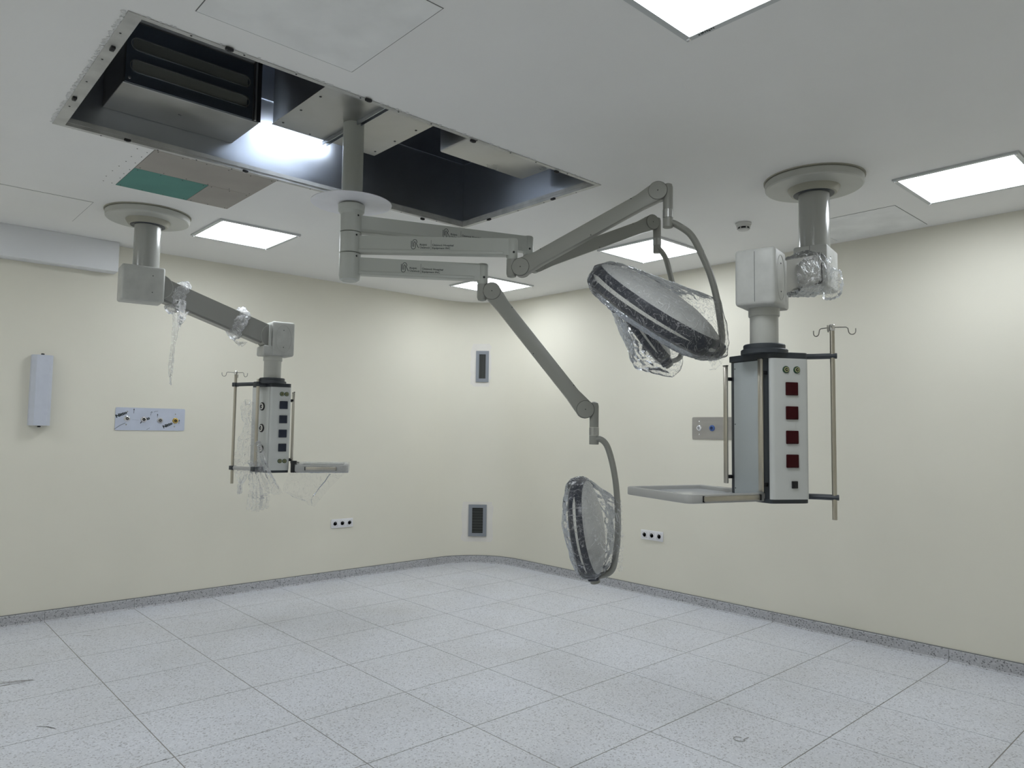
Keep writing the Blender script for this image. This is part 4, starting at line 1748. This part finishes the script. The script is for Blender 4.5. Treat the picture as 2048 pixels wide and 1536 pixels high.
vz = vent(958.8, 702, 764, 26, .52, .78, 'narrow grey air vent high in the rounded wall corner', True)
arc_patch(wc, [(-.13, vz[0]-.05), (.11, vz[1]+.08)], M_PLASTER)
vz = vent(954, 1009, 1072, 36, .60, .80, 'grey air vent low in the rounded wall corner near the skirting', False)
arc_patch(wc, [(-.20, vz[0]-.06), (.16, vz[1]+.03)], M_PLASTER)

# ================================================================== FLOOR MARKS
rnd = random.Random(3)


def floor_mark(name, lb, pxs, m=M_GLUE, cat='floor stain'):
    b = B()
    for px0, py0, px1, py1, w0 in pxs:
        a_, c_ = onz(px0, py0, .0008), onz(px1, py1, .0008)
        n_ = 10
        d = (c_-a_)
        s_ = V((-d.y, d.x, 0)).normalized()
        L_, R_ = [], []
        for i in range(n_+1):
            q = a_+d*(i/n_)
            k = w0*(.55+.45*rnd.random())*(.35 if i in (0, n_) else 1)
            L_.append(b.verts.new(q+s_*k))
            R_.append(b.verts.new(q-s_*k))
        for i in range(n_):
            b.faces.new((L_[i], L_[i+1], R_[i+1], R_[i]))
    o = obj(name, b, m, None, 0)
    return tag(o, lb, cat)


floor_mark('glue_stain', 'brown streaky glue residue on the floor tiles below the white wall housing',
           [(-6, 1368, 70, 1360, .006), (0, 1365, 66, 1359, .005), (2, 1371, 50, 1364, .004), (-8, 1374, 20, 1369, .004)])
floor_mark('dark_scrap', 'black squiggle of dirt on a pale floor tile', [(73, 1453, 92, 1453, .003), (92, 1453, 111, 1457, .004), (95, 1443, 106, 1441, .002)], M_SCREW)
floor_mark('dark_scrap', 'pair of small black crumbs beside a floor tile corner', [(325, 1520, 333, 1518, .003), (334, 1525, 338, 1523, .0025)], M_SCREW)
floor_mark('scuff_mark', 'thin grey scuff on a floor tile near the left skirting', [(165, 1271, 184, 1272, .004), (325, 1237, 345, 1235, .003), (378, 1232, 400, 1230, .003)], M_GLUE)
b = B()
pc = onz(1478, 1478, .003)
tube(b, spline([pc+V((.022*math.cos(a), .026*math.sin(a), 0)) for a in [i*.62 for i in range(10)]]+[pc+V((.05, -.02, 0))], 5), .0014, 6)
tag(obj('wire_loop', b, mat('thin_wire', (.25, .24, .22), .5)), 'small loop of thin wire lying on the floor', 'wire')

# ================================================================== PLASTIC FILM


def crumple(bm, amp, scale, seed):
    bmesh.ops.recalc_face_normals(bm, faces=bm.faces)
    bm.normal_update()
    off = V((seed*3.1, seed*1.7, seed*.9))
    for v in bm.verts:
        p = v.co*scale+off
        f = noise.fractal(p, 0.9, 2.1, 4)+.55*(1-2*abs(noise.noise(p*1.7+V((5, 3, 1)))))
        v.co += v.normal*(f*amp)


def refine(bm, maxlen, it=6):
    for _ in range(it):
        es = [e_ for e_ in bm.edges if e_.calc_length() > maxlen]
        if not es:
            break
        bmesh.ops.subdivide_edges(bm, edges=es, cuts=1, use_grid_fill=True)
        bmesh.ops.triangulate(bm, faces=[f for f in bm.faces if len(f.verts) > 3])


def hull_film(bm, pts, maxlen=.02, amp=.006, scale=14, seed=1, smooth=2):
    h = bmesh.new()
    vs_ = [h.verts.new(p) for p in pts]
    r = bmesh.ops.convex_hull(h, input=vs_)
    bmesh.ops.delete(h, geom=[v for v in h.verts if not v.link_faces], context='VERTS')
    refine(h, maxlen)
    for _ in range(smooth):
        bmesh.ops.smooth_vert(h, verts=h.verts, factor=.5, use_axis_x=True, use_axis_y=True, use_axis_z=True)
    crumple(h, amp, scale, seed)
    me = bpy.data.meshes.new('tmp')
    h.to_mesh(me)
    h.free()
    bm.from_mesh(me)
    bpy.data.meshes.remove(me)


def sheet_film(bm, rows, nu=14, nv=24, amp=.012, scale=9, seed=1, fold=.0, folds=6):
    """rows: list of polylines (top to bottom), each with the same number of points"""
    R_ = []
    for row in rows:
        sp = spline(row, 8) if len(row) > 2 else [V(row[0]).lerp(V(row[1]), i/8) for i in range(9)]
        R_.append([sp[min(len(sp)-1, round(i*(len(sp)-1)/nu))] for i in range(nu+1)])
    cols = [spline([R_[j][i] for j in range(len(R_))], 8) if len(R_) > 2 else [R_[0][i].lerp(R_[1][i], k/8) for k in range(9)] for i in range(nu+1)]
    h = bmesh.new()
    grid = [[h.verts.new(c[min(len(c)-1, round(k*(len(c)-1)/nv))]) for k in range(nv+1)] for c in cols]
    for i in range(nu):
        for k in range(nv):
            h.faces.new((grid[i][k], grid[i+1][k], grid[i+1][k+1], grid[i][k+1]))
    h.normal_update()
    if fold:
        for i in range(nu+1):
            for k in range(nv+1):
                v = grid[i][k]
                v.co += v.normal*fold*math.sin(i/nu*folds*PI+seed)
    crumple(h, amp, scale, seed)
    me = bpy.data.meshes.new('tmp')
    h.to_mesh(me)
    h.free()
    bm.from_mesh(me)
    bpy.data.meshes.remove(me)


def film_obj(name, bm, lb, m=M_FILM):
    o = obj(name, bm, m, None, 0)
    for p in o.data.polygons:
        p.use_smooth = True
    return tag(o, lb, 'plastic film')


def head_pts(HH, grow=.012, a0=0, a1=2*PI):
    C0, M, R, h, yk = HH
    P = []
    for i in range(28):
        a = a0+(a1-a0)*i/28
        for rr, zz in ((R+grow, -h*.8), (R+grow, h*.6), (R*.9+grow, -h*1.2-grow), (R*.86, h*1.55+grow), (R*.5, h*2.1+grow)):
            P.append(M @ V((rr*math.cos(a), rr*math.sin(a), zz)))
    P.append(M @ V((0, 0, h*2.4+grow)))
    return P


b = B()
C0, M, R, h, yk = HA
P = head_pts(HA)
P += [yk[-4]+RT*.018, yk[-3]+RT*.032, yk[-2]+RT*.038-UP*.01, yk[-1]-UP*.03+RT*.045, yk[-3]-FW*.03, yk[-2]-FW*.04, yk[-1]-FW*.05-UP*.03, yk[-1]-UP*.05, yk[-1]+FW*.05-UP*.03]
hull_film(b, P, .018, .0045, 16, 1, 1)
f1, f2, f3 = at(1425, 712, 3.48), at(1440, 726, 3.48), at(1408, 702, 3.5)
sheet_film(b, [[f3, f1, at(1452, 708, 3.5)], [at(1415, 718, 3.48), at(1430, 720, 3.47), at(1446, 722, 3.5)], [at(1424, 735, 3.48), at(1430, 738, 3.48), at(1436, 735, 3.49)], [at(1418, 738, 3.48), at(1419, 740, 3.48), at(1420, 741, 3.48)]], 8, 14, .006, 20, 3)
film_obj('plastic_film', b, 'clear plastic film bagged over the large upper lamp head')
b = B()
C0, M, R, h, yk = HC
P = head_pts(HC, .014)
P += [yk[-1]+RT*.02-UP*.03, yk[-2]+RT*.015, yk[-2]-FW*.04, at(1270, 738, 4.4), at(1276, 730, 4.36), at(1345, 756, 4.40), at(1362, 742, 4.40)]
hull_film(b, P, .02, .007, 13, 2, 1)
film_obj('plastic_film', b, 'clear plastic film bagged over the lamp head tucked behind the large one')
b = B()
C0, M, R, h, yk = HB
P = head_pts(HB, .012)
P += [at(1124, 1050, 3.76), at(1126, 1030, 3.76), at(1130, 1070, 3.72), at(1240, 1085, 3.74), at(1242, 1050, 3.72), at(1236, 1000, 3.74), at(1232, 1120, 3.74), at(1238, 1065, 3.66)]
hull_film(b, P, .016, .006, 16, 3, 1)
sheet_film(b, [[at(1230, 998, 3.72), at(1237, 1002, 3.7), at(1242, 998, 3.72)], [at(1228, 1060, 3.70), at(1240, 1064, 3.68), at(1246, 1060, 3.70)], [at(1232, 1110, 3.70), at(1240, 1112, 3.69), at(1245, 1108, 3.70)], [at(1238, 1142, 3.71), at(1241, 1143, 3.7), at(1243, 1141, 3.71)]], 8, 24, .008, 16, 5)
film_obj('plastic_film', b, 'crinkled clear plastic film bagged over the low hanging lamp head')

# film bunches on the left pendant arm


def arm_point(M, s_, y_, z_):
    return M @ V((s_, y_, z_))


def arm_tuft(px_list, s0, s1, lb, seed, tail=None):
    b = B()
    P = []
    for i in range(16):
        a = 2*PI*i/16
        for s_, k in ((s0, 1.0), ((s0+s1)/2, 1.25), (s1, 1.0)):
            P.append(arm_point(MaL, s_+.012*math.sin(3*a+seed), (.098*k)*math.sin(a)-.004, .078*k*math.cos(a)))
    hull_film(b, P, .014, .014, 22, seed, 0)
    for k, (rows) in enumerate(tail or []):
        sheet_film(b, rows, 8, 26, .007, 18, seed+k+1, .006, 4)
    return film_obj('plastic_film', b, lb, M_FILM3)


sA0 = .085
dA = (P1L-CAM).dot(FW)


def tl(px, py, dd=0.0):
    return at(px, py, dA-.12+dd)


arm_tuft(None, .105, .165, 'torn plastic film bunched round the arm next to the left pendant column, long shred hanging', 4,
         [[[tl(338, 618), tl(355, 628), tl(378, 622)], [tl(346, 632), tl(358, 640), tl(370, 640)], [tl(345, 655), tl(351, 660), tl(358, 658)], [tl(343, 690), tl(347, 700), tl(351, 692)], [tl(339, 730), tl(342, 735), tl(346, 730)], [tl(340, 768), tl(341, 771), tl(343, 769)]],
          [[tl(350, 600, -.02), tl(362, 598, -.03), tl(374, 604, -.02)], [tl(354, 625, -.02), tl(362, 630, -.02), tl(368, 632, -.02)], [tl(356, 648, -.01), tl(358, 652, -.01), tl(361, 655, -.01)]]])
arm_tuft(None, LAL-.275, LAL-.215, 'plastic film bunched round the arm near the left pendant head box', 6,
         [[[at(460, 672, dL-.1), at(475, 682, dL-.1), at(495, 684, dL-.1)], [at(466, 682, dL-.1), at(478, 688, dL-.12), at(490, 690, dL-.1)], [at(474, 688, dL-.1), at(480, 692, dL-.1), at(486, 692, dL-.1)]]])

# film on the left pendant head
b = B()
d0 = dL+.02
D = lambda x, y, k=0.0: at(x, y, d0+k)
sheet_film(b, [[D(484, 806, .03), D(496, 800), D(508, 806, .02)], [D(482, 828, .04), D(494, 822, -.03), D(506, 828, .03)], [D(488, 850, .04), D(497, 846, -.03), D(508, 850, .04)],
               [D(476, 880, .04), D(492, 878, -.05), D(508, 880, .03)], [D(469, 915, .04), D(488, 912, -.06), D(508, 918, .03)], [D(468, 938, .04), D(488, 936, -.05), D(506, 940, .02)],
               [D(474, 955, .03), D(483, 958, -.02), D(490, 955, .02)], [D(476, 985, .02), D(478, 988), D(480, 985, .01)]], 16, 44, .016, 11, 8, .010, 6)
sheet_film(b, [[D(500, 925, -.10), D(511, 922, -.14), D(524, 928, -.12)], [D(503, 942, -.10), D(512, 944, -.16), D(524, 944, -.13)], [D(500, 965, -.08), D(516, 970, -.17), D(532, 962, -.13)],
               [D(497, 992, -.06), D(518, 996, -.17), D(540, 990, -.13)], [D(495, 1018, -.06), D(515, 1022, -.12), D(536, 1014, -.10)]], 20, 34, .016, 11, 9, .012, 9)
sheet_film(b, [[D(514, 885, -.13), D(516, 882, -.14), D(518, 884, -.14)], [D(516, 910, -.13), D(524, 908, -.18), D(530, 912, -.15)], [D(522, 940, -.13), D(532, 938, -.19), D(540, 942, -.16)],
               [D(530, 965, -.12), D(544, 962, -.18), D(556, 970, -.14)], [D(538, 985, -.12), D(552, 990, -.16), D(566, 986, -.12)]], 14, 30, .012, 12, 10, .008, 6)
film_obj('plastic_film', b, 'loose torn plastic film hanging off the outlet side of the left pendant head', M_FILM4)
b = B()
E_ = lambda x, y, k=0.0: at(x, y, dL-.06+k)
P = [MshL @ V((x, y, z)) for x in (-.0, dLs*.5, dLs+.008) for y in (-.018, .20, .41) for z in (-.004, .056)]
hull_film(b, P, .02, .003, 18, 12, 0)
sheet_film(b, [[E_(578, 946), E_(630, 948, .05), E_(692, 944)], [E_(572, 960), E_(625, 962, .05), E_(676, 958)], [E_(566, 974), E_(615, 980, .04), E_(658, 976)], [E_(570, 984), E_(606, 996, .02), E_(640, 998)], [E_(600, 992), E_(618, 1008), E_(628, 1014)]], 18, 22, .010, 8, 11, .008, 5)
film_obj('plastic_film', b, 'thin sagging plastic film slung under the left pendant shelf', M_FILM2)

# film on the right pendant arm joint
b = B()
P = []
for i in range(18):
    a = 2*PI*i/18
    for s_, k in ((-.06, 1.25), (.06, 1.32), (.18, 1.22), (.34, 1.08), (.50, 1.02)):
        P.append(MaR @ V((s_, .088*k*math.sin(a)-.012-.010*k, .078*k*math.cos(a))))
hull_film(b, P, .018, .012, 15, 13, 1)
hull_film(b, [at(x, y, d_) for x, y in ((1655, 535), (1680, 545), (1683, 570), (1676, 594), (1650, 596), (1640, 560)) for d_ in (3.86, 3.98)], .012, .013, 24, 14, 1)
film_obj('plastic_film', b, 'crumpled shiny plastic film wrapped round the right pendant arm joint', M_FILM)
